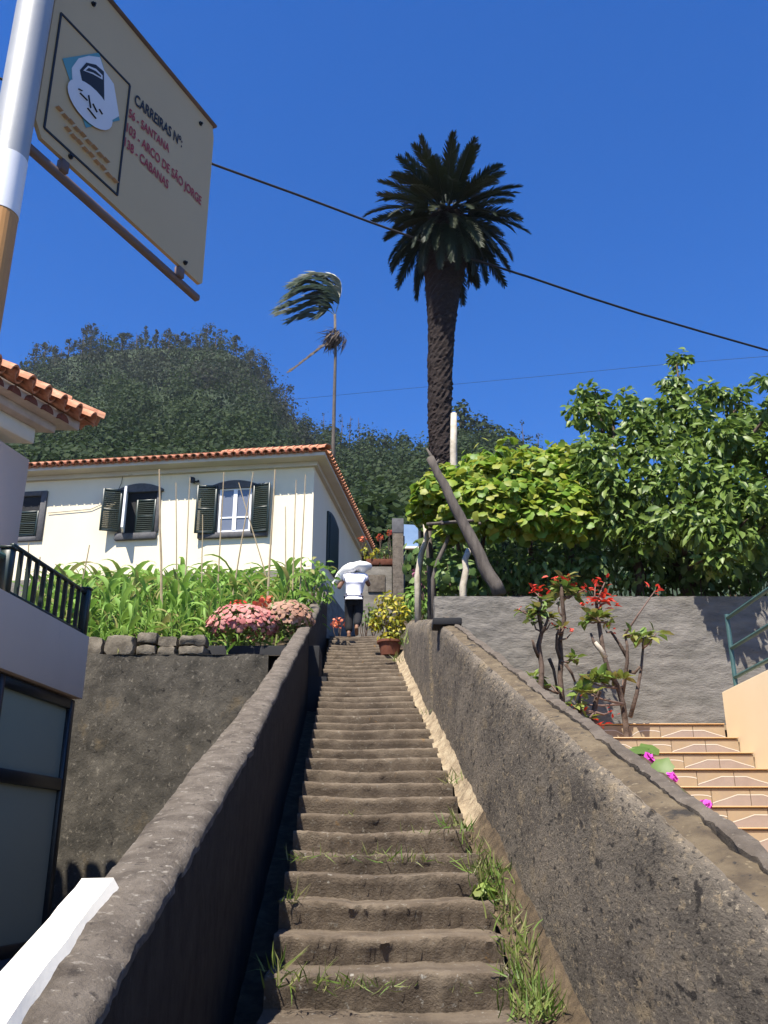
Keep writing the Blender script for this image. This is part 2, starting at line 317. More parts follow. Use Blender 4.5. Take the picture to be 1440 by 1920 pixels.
# ---- hill
RID = [(-500, 900), (-250, 800), (-60, 720), (20, 690), (50, 668), (90, 645), (150, 628), (250, 622), (330, 622), (400, 620), (440, 632), (480, 660), (515, 705), (555, 760), (600, 790), (660, 800), (720, 806), (790, 808), (850, 775), (900, 778), (960, 800), (1010, 838), (1070, 868), (1150, 892), (1250, 905), (1440, 920), (1700, 940), (2200, 980)]
_a = [ray(*q).x / ray(*q).y for q in RID]; _r = [ray(*q).z / ray(*q).y for q in RID]
def ridgeY(a): return interp(a, [-.12, -.06, .05, .2], [255, 230, 190, 170])
def hillz(a, Y):
    Yr = ridgeY(a); top = interp(a, _a, _r) - 6.5 / Yr
    if Y <= Yr:
        t = max(0, (Y - 30) / (Yr - 30)); return EYE + Y * lerp(.236, top, t ** .62) + 1.2 * nz(a * Y, Y, 0, .05) * min(1, t * 4)
    return EYE + Yr * top - .35 * (Y - Yr) + 1.2 * nz(a * Y, Y, 0, .05)
g = MB()
def hp(i, j):
    a = lerp(-1.5, 1.5, i); 
    Y = lerp(30, ridgeY(a), (j / .75) ** 1.5) if j <= .75 else lerp(ridgeY(a), 590, (j - .75) / .25)
    return Vector((a * Y, Y, hillz(a, Y)))
g.grid(hp, 120, 60); o = g.build('hillside', M['hill'], smooth=True); o['kind'] = 'structure'

# ---- forest: crowns of leaf tufts all over the slope
def crown_pts(n, w, h):
    d = rng.normal(size=(n, 3)); d /= np.linalg.norm(d, axis=1, keepdims=True)
    lump = 1 + .28 * np.sin(d[:, 0] * 5 + w) * np.sin(d[:, 1] * 4 + h) + .2 * np.sin(d[:, 2] * 7 + w)
    p = d * (lump * (.72 + .28 * rng.random(n)))[:, None] * np.array([w, w, h]); return p, d
P, Nn, S, T, K = [], [], [], [], []
for i in range(4600):
    a = rng.uniform(-.52, .42); Yr = ridgeY(a); q = rng.random()
    Y = 32 + (Yr - 34) * (q ** 1.6)
    x = a * Y; z = hillz(a, Y); tall = max(0, (Y - .62 * Yr) / (.38 * Yr)) if a < -.08 else 0
    sc_ = interp(Y, [30, 70, 120, 250], [.45, .75, .9, 1.0])
    w = rng.choice([rng.uniform(1.3, 2.6), rng.uniform(2.4, 4.6)], p=[.65, .35]) * sc_; h = w * rng.uniform(.8, 1.2) * (1 + tall * rng.uniform(.1, .8))
    pj = Vector((x, Y, z + h * 1.6 - EYE)); yp = 960 - F * (pj.z * cp - pj.y * sp) / (pj.y * cp + pj.z * sp); xp = 720 + F * pj.x / (pj.y * cp + pj.z * sp)
    if xp < -60 or (xp < 570 and yp > 868) or (xp > 1000 and yp > 930) or yp > 1060: continue
    n = int((70 + 34 * rng.random()) * max(1, w / 2.0)); p, d = crown_pts(n, w, h)
    P.append(p + [x, Y, z + h * .75]); Nn.append(d + rng.normal(size=(n, 3)) * .28 + [0, 0, .2])
    S.append(rng.uniform(.4, 1.0, n) * min(w, 2.6) * .23); T.append((rng.random() + rng.normal(size=n) * .035) % 1.0); K.append(np.full(n, 1 if tall > .35 and rng.random() < .75 else 0))
P = np.concatenate(P); Nn = np.concatenate(Nn); S = np.concatenate(S); T = np.concatenate(T); K = np.concatenate(K)
Rm = frames(Nn, rng.normal(size=P.shape))
for k, mt in ((0, 'l_hill'), (1, 'l_crest')):
    s_ = K == k
    o = bpy.data.objects.new('forest', cloud_mesh('forest', 'clump', P[s_], Rm[s_], S[s_], M[mt], T[s_])); C.objects.link(o); o['kind'] = 'stuff'
# ---- trees that stand out along the crest
def crest_tree(px, w, h, kind, lab=None):
    a = ray(px, 700).x / ray(px, 700).y * 1.0
    # azimuth at the ridge itself
    for _ in range(4):
        py = interp(px, [q[0] for q in RID], [q[1] for q in RID]); a = ray(px, py).x / ray(px, py).y
    Y = ridgeY(a) - rng.uniform(0, 5); base = Vector((a * Y, Y, hillz(a, Y) - .3))
    lab = lab or {'tall': 'thin tall tree with ragged crown on the skyline of the wooded peak', 'bush': 'low rounded dark tree on the skyline of the lower ridge',
           'bare': 'sparse nearly bare tree sticking up from the lower ridge'}[kind]
    t = thing('hill_tree', lab, 'tree', base, 'trees along the crest of the hill')
    m = MB(); lean = rng.uniform(-.4, .4)
    m.tube([base, base + Vector((lean, 0, h * .5)), base + Vector((lean * 1.6, 0, h * .92))], [w * .07 + .06, w * .05 + .05, .04], 6); m.build('trunk', M['bark'], t)
    n = {'tall': 300, 'bush': 320, 'bare': 50}[kind]
    if kind == 'bush': p, d = crown_pts(n, w, h * .45); p[:, 2] += h * .55; s = rng.uniform(.45, 1, n) * w * .30
    else:
        nc = 9 if kind == 'tall' else 5; cq = np.sort(rng.uniform(.12, 1, nc)); cx = rng.normal(size=(nc, 2)) * (w * (.75 - .5 * cq))[:, None]; cr = rng.uniform(.35, .8, nc) * w * (1.05 - .5 * cq)
        ci = rng.integers(0, nc, n); d = rng.normal(size=(n, 3)); d /= np.linalg.norm(d, axis=1, keepdims=True)
        p = np.stack([cx[ci, 0] + lean * cq[ci] * 1.6, cx[ci, 1], h * cq[ci]], 1) + d * (cr[ci] * rng.random(n) ** .5)[:, None] * [1, 1, 1.25]
        s = rng.uniform(.3, .85, n) * (.62 if kind == 'tall' else .40)
    o = bpy.data.objects.new('crown', cloud_mesh('crown', 'clump', p, frames(d + rng.normal(size=p.shape) * .4, rng.normal(size=p.shape)), s, M['l_crest'] if kind != 'bush' else M['l_hill'], (rng.random() + rng.normal(size=n) * .05) % 1)); C.objects.link(o); o.parent = t
for px in [42, 55, 72, 88, 104, 122, 138, 152, 166, 176, 192, 210, 226, 240, 258, 276, 290, 306, 322, 340, 356, 372, 386, 402, 418, 432, 446, 462, 478, 494, 508, 524, 540]:
    crest_tree(px + rng.uniform(-8, 8), rng.uniform(1.4, 3.2), rng.uniform(5.0, 9.5) + (2.5 if px in (152, 176, 386, 72) else 0), 'tall')
for px, lb in [(575, 'low rounded skyline tree in the dip left of the slender palm'), (622, 'low rounded skyline tree just behind the slender palm trunk'), (690, 'leftmost of three low rounded skyline trees between the two palms'), (722, 'middle of three low rounded skyline trees between the two palms'), (752, 'low rounded skyline tree close to the left of the date palm trunk'), (900, 'nearer of the low rounded skyline trees right of the pale pole'), (925, 'middle of three low rounded skyline trees right of the date palm'), (955, 'rightmost low rounded skyline tree before the vine hides the ridge')]: crest_tree(px, rng.uniform(1.8, 2.6), rng.uniform(5, 7), 'bush', lb)
crest_tree(862, 3.0, 10, 'bush', 'biggest rounded dark tree on the ridge, touching the date palm trunk')
for px, lb in [(610, 'sparse bare tree on the ridge left of the slender palm trunk'), (640, 'sparse bare tree on the ridge closest to the right of the slender palm'), (655, 'middle of three sparse bare trees right of the slender palm'), (676, 'sparse bare tree on the ridge farthest right of the slender palm'), (985, 'sparse bare tree on the ridge above the left part of the vine'), (1005, 'sparse bare tree on the ridge above the middle of the vine'), (1040, 'sparse bare tree on the ridge next to the glossy-leaved tree')]: crest_tree(px, 1.6, rng.uniform(9, 11), 'bare', lb)

# ================================================================ THE STAIR AND ITS WALLS
st = thing('concrete_stairs', 'long straight flight of worn brown concrete steps climbing between two parapets', 'stairs', (SX(.1, 1.4), 1.4, 0))
NST = 45
for k in range(NST):
    m = MB(); Yk = Y0 + RUN * k; zk = nos(Yk); jit = random.uniform(-.012, .012); tilt = random.uniform(-.018, .018)
    ul, ur = -.325 + .02 * nz(k * 1.3, 4, 0), interp(Yk, [3.5, 5.5, 7.5, 9, 14], [.72, .79, .84, .835, .78]) + .025 * nz(k * 1.7, 0, 0)
    calm = interp(k, [8, 26], [1, .45]); jit *= calm; tilt *= calm
    prof = [(.035 * calm, -.17), (.028 * calm, -.115), (.012 * calm, -.06), (.002, -.020), (.008, -.004), (.028, .002), (.12, -.002), (.25, -.004), (RUN + .04, .0)]
    def fn(a, b_, Yk=Yk, zk=zk, calm=calm):
        i = b_ * (len(prof) - 1); p = prof[int(round(i))]; u = lerp(ul, ur, a)
        w = calm * (.022 * nz(u * 2.2, k * 3.1, 0) + .010 * nz(u * 9, k * 3.1, p[1] * 12) + .007 * nz(u * 24, k, p[0] * 20 + p[1] * 30) + .006 * nz(u * 55, k, p[0] * 50 + p[1] * 60) - .016 * max(0, nz(u * 6, k * 2.3, 9) - .25))
        wear = -.016 * math.exp(-((u - .12) / .3) ** 2)       # trodden hollow in the middle
        return Vector((SX(u, Yk + p[0]), Yk + p[0] + w * (1.2 if p[1] < -.001 else .4), zk + p[1] + jit + tilt * (u - .1) + wear * (1 if p[1] > -.05 else .3) + .7 * w * (1 if p[1] > -.03 else .3)))
    m.grid(fn, 100 if k < 14 else 50, len(prof) - 1)
    a = fn(1, 0); 
    for i in range(len(prof) - 1):   # the right-hand end face
        p, q = fn(1, i / (len(prof) - 1)), fn(1, (i + 1) / (len(prof) - 1)); m.quad(p, Vector((p.x, p.y, zk - .3)), Vector((q.x, q.y, zk - .3)), q)
        p, q = fn(0, i / (len(prof) - 1)), fn(0, (i + 1) / (len(prof) - 1)); m.quad(q, Vector((q.x, q.y, zk - .45)), Vector((p.x, p.y, zk - .45)), p)
    (lambda q: auto_smooth(q, 55))(m.build('step', M['stair_lichen' if k in (0, 1, 2, 3, 4, 5, 6, 7, 8, 11, 12) else 'stair'], st))
m = MB(); m.grid(lambda a, b_: Vector((SX(lerp(-.6, 1.0, a), lerp(18.3, 20.3, b_)), lerp(18.3, 20.3, b_), 5.61 + .02 * nz(a * 5, b_ * 5, 0))), 16, 14)
m.build('landing', M['stair'], st, smooth=True)
m = MB(); m.grid(lambda a, b_: (lambda Y: Vector((SX(lerp(-.56, -.24, a), Y), Y, nos(Y) - .40 + .03 * nz(a * 3, Y * 3, 0))))(lerp(1.0, 18.3, b_)), 5, 120); m.build('added_shade_channel', M['dirt'], st, smooth=True)  # sunken channel added so the shadow strip left of the steps turns black
m = MB()
def fil(a, b_):   # mortar fillet along the foot of the right wall
    Y = lerp(2.2, 15.2, b_); w = .05 * nz(Y * 1.3, 0, 5) + .03 * nz(Y * 5, 1, 2)
    u = lerp(interp(Y, [3.5, 5.5, 7.5, 9, 14], [.71, .78, .835, .83, .775]) + w * .6, .95, a); return Vector((SX(u, Y), Y, nos(Y) - .06 + .16 * a ** 1.5 + .03 * nz(u * 8, Y * 5, 0) + .02 * nz(u * 20, Y * 14, 3) * 1.0))
m.grid(lambda a, b_: fil(a, lerp(.33, 1, b_)), 8, 180); m.build('mortar_fillet', M['sand'], st, smooth=True)
m = MB(); m.grid(lambda a, b_: fil(a, lerp(0, .33, b_)), 10, 110); m.build('dirt_strip', M['dirt'], st, smooth=True)

def prism_wall(name, ys, sect, mat, parent, rough=.012, nper=6, smooth=True, mats=None, matf=None, cap=True):
    """rough-surfaced wall swept along Y: sect(Y) gives the outline as (x, z) points"""
    m = MB(); rows = []
    for Y in ys:
        pts = sect(Y); row = []
        for i in range(len(pts) - 1):
            a, b_ = pts[i], pts[i + 1]; n = max(1, int(math.hypot(b_[0] - a[0], b_[1] - a[1]) / .05))
            for k in range(n): t = k / n; row.append((lerp(a[0], b_[0], t), lerp(a[1], b_[1], t), i))
        row.append((*pts[-1], len(pts) - 2)); rows.append(row)
    n = min(len(r) for r in rows)
    V, Fc, mi = [], [], []
    for Y, r in zip(ys, rows):
        idx = np.linspace(0, len(r) - 1, n)
        for q in idx:
            j = int(q); fr = q - j; p = r[j]; p2 = r[min(j + 1, len(r) - 1)]
            x, z = lerp(p[0], p2[0], fr), lerp(p[1], p2[1], fr)
            d = noise.noise_vector(Vector((x, Y, z)) * 1.6) * rough * .8 + noise.noise_vector(Vector((x, Y, z)) * 11) * rough * .28 + noise.noise_vector(Vector((x, Y, z)) * 30) * rough * .30 + noise.noise_vector(Vector((x, Y, z)) * 70) * rough * .16
            V.append(Vector((x, Y, z)) + d)
    for j in range(len(ys) - 1):
        for i in range(n - 1): Fc.append((j * n + i, j * n + i + 1, (j + 1) * n + i + 1, (j + 1) * n + i))
    m.add(V, Fc)
    if cap: m.add([V[i] for i in range(n)], [tuple(range(n))]); m.add([V[(len(ys) - 1) * n + i] for i in range(n)], [tuple(range(n - 1, -1, -1))])
    return m.build(name, mat, parent, smooth=False)
def ysteps(a, b, n, p=1.6): return [lerp(a, b, (i / n) ** p) for i in range(n + 1)]
# left parapet
def lh(Y): return interp(Y, [1, 2.27, 2.8, 3.74, 5.07, 8.5, 13.1, 15.5, 18.3], [.98, .95, .92, .875, .815, .785, .70, .70, .86])
def lsec(Y):
    ui = interp(Y, [1, 14, 16.5, 18.3], [-.50, -.50, -.48, -.40]); uo = interp(Y, [2, 5, 7.2], [-.725, -.725, -.67]); h = lh(Y)
    t = nos(Y) + h; return [(SX(uo, Y), -.3 if Y < 12 else 3), (SX(uo, Y), t - .045), (SX(uo + .02, Y), t - .025), (SX(ui - .02, Y), t - .025), (SX(ui, Y), t - .045), (SX(ui, Y), nos(Y) - .55)]
def ltop(Y):
    (x0, _), (x1, _) = lsec(Y)[1], lsec(Y)[4]; t = nos(Y) + lh(Y); n1 = .012 * nz(Y * 7, 1, 1) + .006 * nz(Y * 19, 2, 1); return [(x0 - .004, t - .05), (x0 + .012, t - .012), (x0 + .05, t), (x1 - .045, t + .002), (x1 - .012 + n1, t - .008), (x1 + .003 + n1, t - .028), (x1 + .001 + n1, t - .055)]
w = thing('stair_parapet', 'tall concrete parapet, shade coloured into its body, along the left side of the steps', 'wall', (SX(-.6, 1), 1, 0))
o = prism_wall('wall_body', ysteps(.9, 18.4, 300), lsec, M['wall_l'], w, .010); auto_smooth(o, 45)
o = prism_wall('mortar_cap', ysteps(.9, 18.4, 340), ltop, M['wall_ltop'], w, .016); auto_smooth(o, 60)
# neighbour's white-topped wall against it
def wsec(Y):
    t = nos(Y) + lh(Y); e = .010 * nz(Y * 4, 0, 9) + .006 * nz(Y * 15, 0, 9)
    return [(SX(-.752, Y), -.1), (SX(-.752, Y), t + .008), (SX(-.742, Y), t + .024), (SX(-.622 + e, Y), t + .026), (SX(-.614 + e, Y), t - .03)]
w = thing('plastered_wall', 'smooth white plastered wall top against the lower left parapet', 'wall', (SX(-.8, 1), 1, 0))
o = prism_wall('wall_body', ysteps(.9, 2.84, 40), wsec, M['white'], w, .003); auto_smooth(o, 45)
# right parapet
def rtop(Y): return nos(Y) + 1.06 if Y < 9.97 else lerp(nos(9.97) + 1.06, nos(14.5) + .60, (Y - 9.97) / 4.53)
def rsec(Y):
    t = rtop(Y); return [(SX(.93, Y), nos(Y) - .4), (SX(.93, Y), t - .09), (SX(.942, Y), t - .03), (SX(.965, Y), t), (SX(1.085, Y), t + .012)]
w = thing('stair_parapet', 'high mottled concrete parapet along the right side of the steps', 'wall', (SX(1, 1), 1, 0))
o = prism_wall('wall_body', ysteps(1.2, 9.95, 330), lambda Y: rsec(Y)[:4] + [(SX(.967, Y), rtop(Y))], M['wall_r'], w, .013, cap=False); auto_smooth(o, 60)
def tsec(Y): t = rtop(Y); g_ = .022 * max(0, nz(Y * 3.1, 7, 0) + .25) + .012 * nz(Y * 11, 7, 4); return [(SX(.962, Y), t - .004), (SX(1.02, Y), t + .008), (SX(1.068 - g_, Y), t + .006), (SX(1.070 - g_, Y), t - .07)]
o = prism_wall('mortar_top', ysteps(1.2, 9.95, 330), tsec, M['wall_rtop'], w, .016, cap=False); auto_smooth(o, 60)
def csec(Y):
    t = rtop(Y); e = .014 * nz(Y * 5, 2, 0) + .008 * nz(Y * 13, 1, 1); h = .022 + .015 * nz(Y * 2, 3, 3)
    return [(SX(1.078 + e, Y), t - .09), (SX(1.066 + e, Y), t + h * .7), (SX(1.078 + e, Y), t + h), (SX(1.118, Y), t + h + .002), (SX(1.132, Y), t + h - .02), (SX(1.132, Y), nos(Y) - .3)]
o = prism_wall('coping', ysteps(1.2, 10.05, 360), csec, M['coping'], w, .020); auto_smooth(o, 50)
def esec(Y):
    t = rtop(Y) - (.25 * max(0, (Y - 14.1) / .42) ** 2); return [(SX(.90, Y), nos(Y) - .4), (SX(.90, Y), t - .12), (SX(.93, Y), t - .035), (SX(.98, Y), t), (SX(1.08, Y), t), (SX(1.16, Y), t - .03), (SX(1.18, Y), t - .1), (SX(1.18, Y), nos(Y) - .3)]
o = prism_wall('wall_end', ysteps(9.97, 14.5, 70, 1), esec, M['wall_r'], w, .014); auto_smooth(o, 45)
# dark slab on a stump on top of that wall
pp = U(830, 1176, 9.2) + Vector((.05, 0, 0))
t = thing('stone_slab_stand', 'flat dark slab on a short stump on top of the right parapet', 'slab', (pp.x, 9.2, pp.z - .15))
m = MB(); m.beam(pp + Vector((.09, 0, -.10)), pp + Vector((.09, 0, .0)), .12, .12, Vector((0, 1, 0))); bevel(m.build('stump', M['dark'], t), .01)
m = MB(); m.box(pp + Vector((-.01, 0, .03)), .29, .30, .075); bevel(m.build('slab', M['dark'], t), .02)

# ================================================================ RETAINING WALLS
w = thing('retaining_wall', 'dark streaked rendered wall holding up the maize terrace', 'wall', (-3, 12, .7))
xr = U(503, 1240, 12).x
m = MB()
def face(a, b_):
    x = lerp(-14, xr, a ** .55); z = lerp(-.2, 4.02, b_); return Vector((x, 12 + .03 * nz(x * 2, z * 2, 0) + .012 * nz(x * 9, z * 9, 1) + .006 * nz(x * 24, z * 24, 1), z + (.03 * nz(x * 3, 0, 0) if b_ > .99 else 0)))
m.grid(face, 200, 90)
m.quad(face(0, 1), face(1, 1), Vector((xr, 12.32, 4.02)), Vector((-14, 12.32, 4.02)))
m.grid(lambda a, b_: Vector((face(1, b_).x - .02 * (a > 0), lerp(face(1, b_).y, 12.34, a), lerp(-.2, 4.02, b_))), 4, 90)
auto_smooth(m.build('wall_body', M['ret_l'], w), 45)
x = -5.4
while x < U(392, 1200, 12.05).x - .1:       # rough coping stones
    L = random.uniform(.24, .46); h = random.uniform(.26, .33)
    two = random.random() < .3
    for lay in range(2 if two else 1):
        m = MB(); hh = h * (.62 if two else 1) * random.uniform(.85, 1)
        m.box((x + L / 2, 12.17 + random.uniform(-.03, .03), 4.0 + hh / 2 + lay * hh), L * .95, .33, hh)
        o = m.build('stone', M['stone'], w); bm = bmesh.new(); bm.from_mesh(o.data); bmesh.ops.subdivide_edges(bm, edges=bm.edges, cuts=3, use_grid_fill=True)
        for v in bm.verts:
            d = noise.noise_vector(v.co * 5 + Vector((x * 3, lay, 0))); v.co += d * .05 + noise.noise_vector(v.co * 14) * .02
            c = Vector((x + L / 2 - wloc(w).x, 12.17 - 12, 4.0 + hh / 2 + lay * hh - .7)); r = v.co - c
            k = (abs(r.x) / (L / 2)) ** 4 + (abs(r.z) / (hh / 2)) ** 4 + (abs(r.y) / .165) ** 4; v.co = c + r * (1 - .09 * max(0, k - 1))
        bm.to_mesh(o.data); bm.free(); auto_smooth(o, 40)
    x += L + .015
# dark recess between that wall and the stair: a planter box that carries the pink flowers
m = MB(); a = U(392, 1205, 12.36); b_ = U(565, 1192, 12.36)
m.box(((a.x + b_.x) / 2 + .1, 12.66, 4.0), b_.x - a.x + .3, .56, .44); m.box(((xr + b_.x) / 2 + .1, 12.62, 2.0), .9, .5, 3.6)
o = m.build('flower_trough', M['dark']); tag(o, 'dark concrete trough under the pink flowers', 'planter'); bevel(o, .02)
# right-hand rough-cast wall
w = thing('retaining_wall', 'pale grey rough-cast wall behind the poinsettias and tiled steps', 'wall', (3, 10.5, 2.5))
m = MB(); xl = U(815, 1150, 10.5).x; zt = U(1100, 1118, 10.5).z
def rface(a, b_):
    x = lerp(xl, 9, a ** 1.5); z = lerp(1.5, zt, b_)
    return Vector((x, 10.5 + .010 * nz(x * 3, z * 5, 0) + .007 * nz(x * 8, z * 14, 1) + .008 * nz(x * 18, z * 32, 1), z))
m.grid(rface, 260, 110); m.grid(lambda a, b_: Vector((lerp(xl, 9, a), lerp(10.5, 10.75, b_), zt + .015 * nz(a * 60, b_, 0))), 60, 2)
m.grid(lambda a, b_: Vector((xl, lerp(10.75, 10.5, a), lerp(1.5, zt, b_))), 2, 10)
auto_smooth(m.build('wall_body', M['ret_r'], w), 60)

# ================================================================ CREAM HOUSE
tn = .135; fd = Vector((-1, tn, 0)).normalized(); bd = Vector((tn, 1, 0)).normalized(); UP = Vector((0, 0, 1))
HC = U(587, 960, 22); HC.z = 0
ze = U(600, 868, 22).z + .02      # soffit height
h = thing('cream_house', 'low cream house with dark green shutters and a clay tiled roof above the maize', 'house', (HC.x, HC.y, 6.5))
LF, LS = 10.5, 8.0
def HP(s, d, z): return HC + fd * s + bd * d + UP * z
m = MB(); m.hexa([HP(0, 0, 7.9), HP(LF, 0, 7.9), HP(LF, LS, 7.9), HP(0, LS, 7.9), HP(0, 0, ze), HP(LF, 0, ze), HP(LF, LS, ze), HP(0, LS, ze)][::1])
m.build('wall', M['cream'], h)
m = MB(); m.hexa([HP(-.06, -.06, 4.0), HP(LF, -.06, 4.0), HP(LF, LS, 4.0), HP(-.06, LS, 4.0), HP(-.06, -.06, 8.15), HP(LF, -.06, 8.15), HP(LF, LS, 8.15), HP(-.06, LS, 8.15)]); bevel(m.build('plinth', M['ret_r'], h), .02)
of, os_ = .50, .42                # overhangs: front, side
m = MB(); m.hexa([HP(-os_ + .06, -of + .06, ze - .01), HP(LF, -of + .06, ze - .01), HP(LF, LS, ze - .01), HP(-os_ + .06, LS, ze - .01), HP(-os_ + .06, -of + .06, ze + .09), HP(LF, -of + .06, ze + .09), HP(LF, LS, ze + .09), HP(-os_ + .06, LS, ze + .09)]); bevel(m.build('soffit', M['soffit'], h), .02)
# small cornice under the soffit
m = MB(); m.hexa([HP(-.1, -.1, ze - .13), HP(LF, -.1, ze - .13), HP(LF, .05, ze - .13), HP(-.1, .05, ze - .13), HP(-.1, -.1, ze - .012), HP(LF, -.1, ze - .012), HP(LF, .05, ze - .012), HP(-.1, .05, ze - .012)])
m.hexa([HP(-.1, .05, ze - .13), HP(.05, .05, ze - .13), HP(.05, LS, ze - .13), HP(-.1, LS, ze - .13), HP(-.1, .05, ze - .012), HP(.05, .05, ze - .012), HP(.05, LS, ze - .012), HP(-.1, LS, ze - .012)]); m.build('cornice', M['soffit'], h)
rf = MB(); ps = .46; zr0 = ze + .10; rid = 4.0
A_, B_, C_, D_ = HP(-os_, -of, zr0), HP(LF + .3, -of, zr0), HP(LF + .3, LS + .3, zr0), HP(-os_, LS + .3, zr0)
r1, r2 = HP(-os_ + rid, -of + rid, zr0 + ps * rid), HP(LF + .3, -of + rid, zr0 + ps * rid)
rf.add([A_, B_, r2, r1, C_, D_], [(0, 1, 2, 3), (0, 3, 5), (3, 2, 4, 5), (0, 5, 4, 1)])
roof = rf.build('roof', M['tile'], h)
def half_tube(m, a, b, r, r2=None, seg=6, up=UP, cups=False):
    a, b = Vector(a), Vector(b); d = (b - a).normalized(); x = d.cross(up).normalized(); y = x.cross(d); r2 = r2 or r; vs = []
    for p, q, th in ((a, r, 0), (b, r2, 0), (a, r * .8, 0), (b, r2 * .8, 0)):
        for k in range(seg + 1):
            t = math.pi * k / seg; vs.append(p + x * q * math.cos(t) + y * q * math.sin(t) * (-1 if cups else 1))
    n = seg + 1; fs = []
    for k in range(seg): fs += [(k, k + 1, n + k + 1, n + k), (2 * n + k + 1, 2 * n + k, 3 * n + k, 3 * n + k + 1), (k + 1, k, 2 * n + k, 2 * n + k + 1), (n + k, n + k + 1, 3 * n + k + 1, 3 * n + k)]
    fs += [(0, n, 3 * n, 2 * n), (seg, 2 * n + seg, 3 * n + seg, n + seg)]
    m.add(vs, fs)
rest = MB(); tp = .21
def slope_tiles(org, along, inward, length, first_tile=True, hipdir=1):
    n = int(length / tp); meT = None
    for i in range(n):
        s = (i + .5) * tp; a = org + along * s; maxin = min(s, rid)
        if maxin < .15: continue
        sd = (inward + UP * ps).normalized(); q = math.sqrt(1 + ps * ps)
        a0 = a - sd * .04 + UP * .015
        mt = MB(); e = min(.42, maxin * q); half_tube(mt, a0, a0 + sd * e, .088, .072); o = mt.build('roof_tile', M['tile'], roof, smooth=False)
        p = e; 
        while p < maxin * q:
            e2 = min(.42, maxin * q - p); half_tube(rest, a0 + sd * (p - .03) - UP * .0, a0 + sd * (p + e2) - UP * .0, .088, .072, 5); p += .42
        half_tube(rest, a + along * tp / 2 - sd * .02 + UP * .03, a + along * tp / 2 + sd * min(.5, maxin * q) + UP * .03, .085, .085, 5, cups=True)
slope_tiles(HP(-os_, -of, zr0), fd, bd, LF + .3)
slope_tiles(HP(-os_, -of, zr0), bd, fd, LS + .2)
hd = (r1 - A_).normalized(); p = 0
while p < (r1 - A_).length:
    mt = MB(); half_tube(mt, A_ + hd * (p - .06) + UP * .05, A_ + hd * (p + .40) + UP * .03, .115, .10); mt.build('hip_tile', M['tile'], roof); p += .4
p = 0
o = rest.build('tile_courses', M['tile'], roof, kind='stuff')
# windows
def front_sz(px, py):
    q = onplane(px, py, HP(0, 0, 0), -bd) - HC; return q.dot(fd), q.z
def louvre(name, a, b, c, d, nrm, parent, mat='green', thick=.04, arch=False):
    """shutter leaf a(bl) b(br) c(tr) d(tl): frame + slats"""
    x = (b - a).normalized(); y = (d - a).normalized(); W, H = (b - a).length, (d - a).length; st_ = .055
    m = MB(); cc = nrm * thick / 2
    m.box(a + x * st_ / 2 + y * H / 2 + cc, st_, H, thick, x, y, nrm); m.box(a + x * (W - st_ / 2) + y * H / 2 + cc, st_, H, thick, x, y, nrm)
    for f in (0, .5, 1): m.box(a + x * W / 2 + y * (st_ / 2 + f * (H - st_)) + cc, W - 2 * st_, st_, thick * .96, x, y, nrm)
    o = m.build(name, M[mat], parent); bevel(o, .006, 1)
    m = MB(); n = int((H - st_) / .055)
    for i in range(n):
        v = y + nrm * .0; m.box(a + x * W / 2 + y * (st_ + (i + .5) * (H - 2 * st_) / n) + cc * .9, W - 2 * st_, .078, .008, x, (y * .75 - nrm * .66).normalized(), (nrm * .75 + y * .66).normalized())
    m.build('slats', M[mat], o, kind='stuff'); return o
OUT = -bd
def fw(px0, py0, px1, py1):   # pixel rectangle -> s0(left) s1(right), z0, z1
    s0, z1 = front_sz(px0, (py0 + py1) / 2); s1, _ = front_sz(px1, (py0 + py1) / 2); _, zt_ = front_sz((px0 + px1) / 2, py0); _, zb = front_sz((px0 + px1) / 2, py1)
    return s0, s1, zb, zt_
def fbox(m, s0, s1, z0, z1, d0, d1): m.box((HP(s0, d0, z0) + HP(s1, d1, z1)) / 2, abs(s0 - s1), abs(d0 - d1), abs(z1 - z0), fd, bd, UP)
def house_window(op, arch, sill, lab, dark_top=0):
    s0, s1, z0, z1 = fw(*op); sm = (s0 + s1) / 2; W = s0 - s1
    m = MB(); fbox(m, s0, s1, z0, z1, -.004, .02); w = m.build('window', M['dark'], h, label=lab)
    # arched head of grey stone
    m = MB(); a0, a1, az0, az1 = fw(*arch); n = 10
    for i in range(n):
        t0, t1 = i / n, (i + 1) / n; f = lambda t: az1 - (az1 - az0) * .75 * (2 * t - 1) ** 2
        A = lerp(a0, a1, t0); B = lerp(a0, a1, t1); lo = az0
        m.hexa([HP(A, -.07, lo), HP(B, -.07, lo), HP(B, .02, lo), HP(A, .02, lo), HP(A, -.07, f(t0)), HP(B, -.07, f(t1)), HP(B, .02, f(t1)), HP(A, .02, f(t0))])
    m.build('arched_head', M['slate'], w)
    m = MB(); b0, b1, bz0, bz1 = fw(*sill); fbox(m, b0, b1, bz0, bz1, -.10, .02)
    fbox(m, s0 + .10, s0, z0, z1, -.05, .02); fbox(m, s1, s1 - .10, z0, z1, -.05, .02); bevel(m.build('stone_surround', M['slate'], w), .008, 1)
    return w, s0, s1, z0, z1
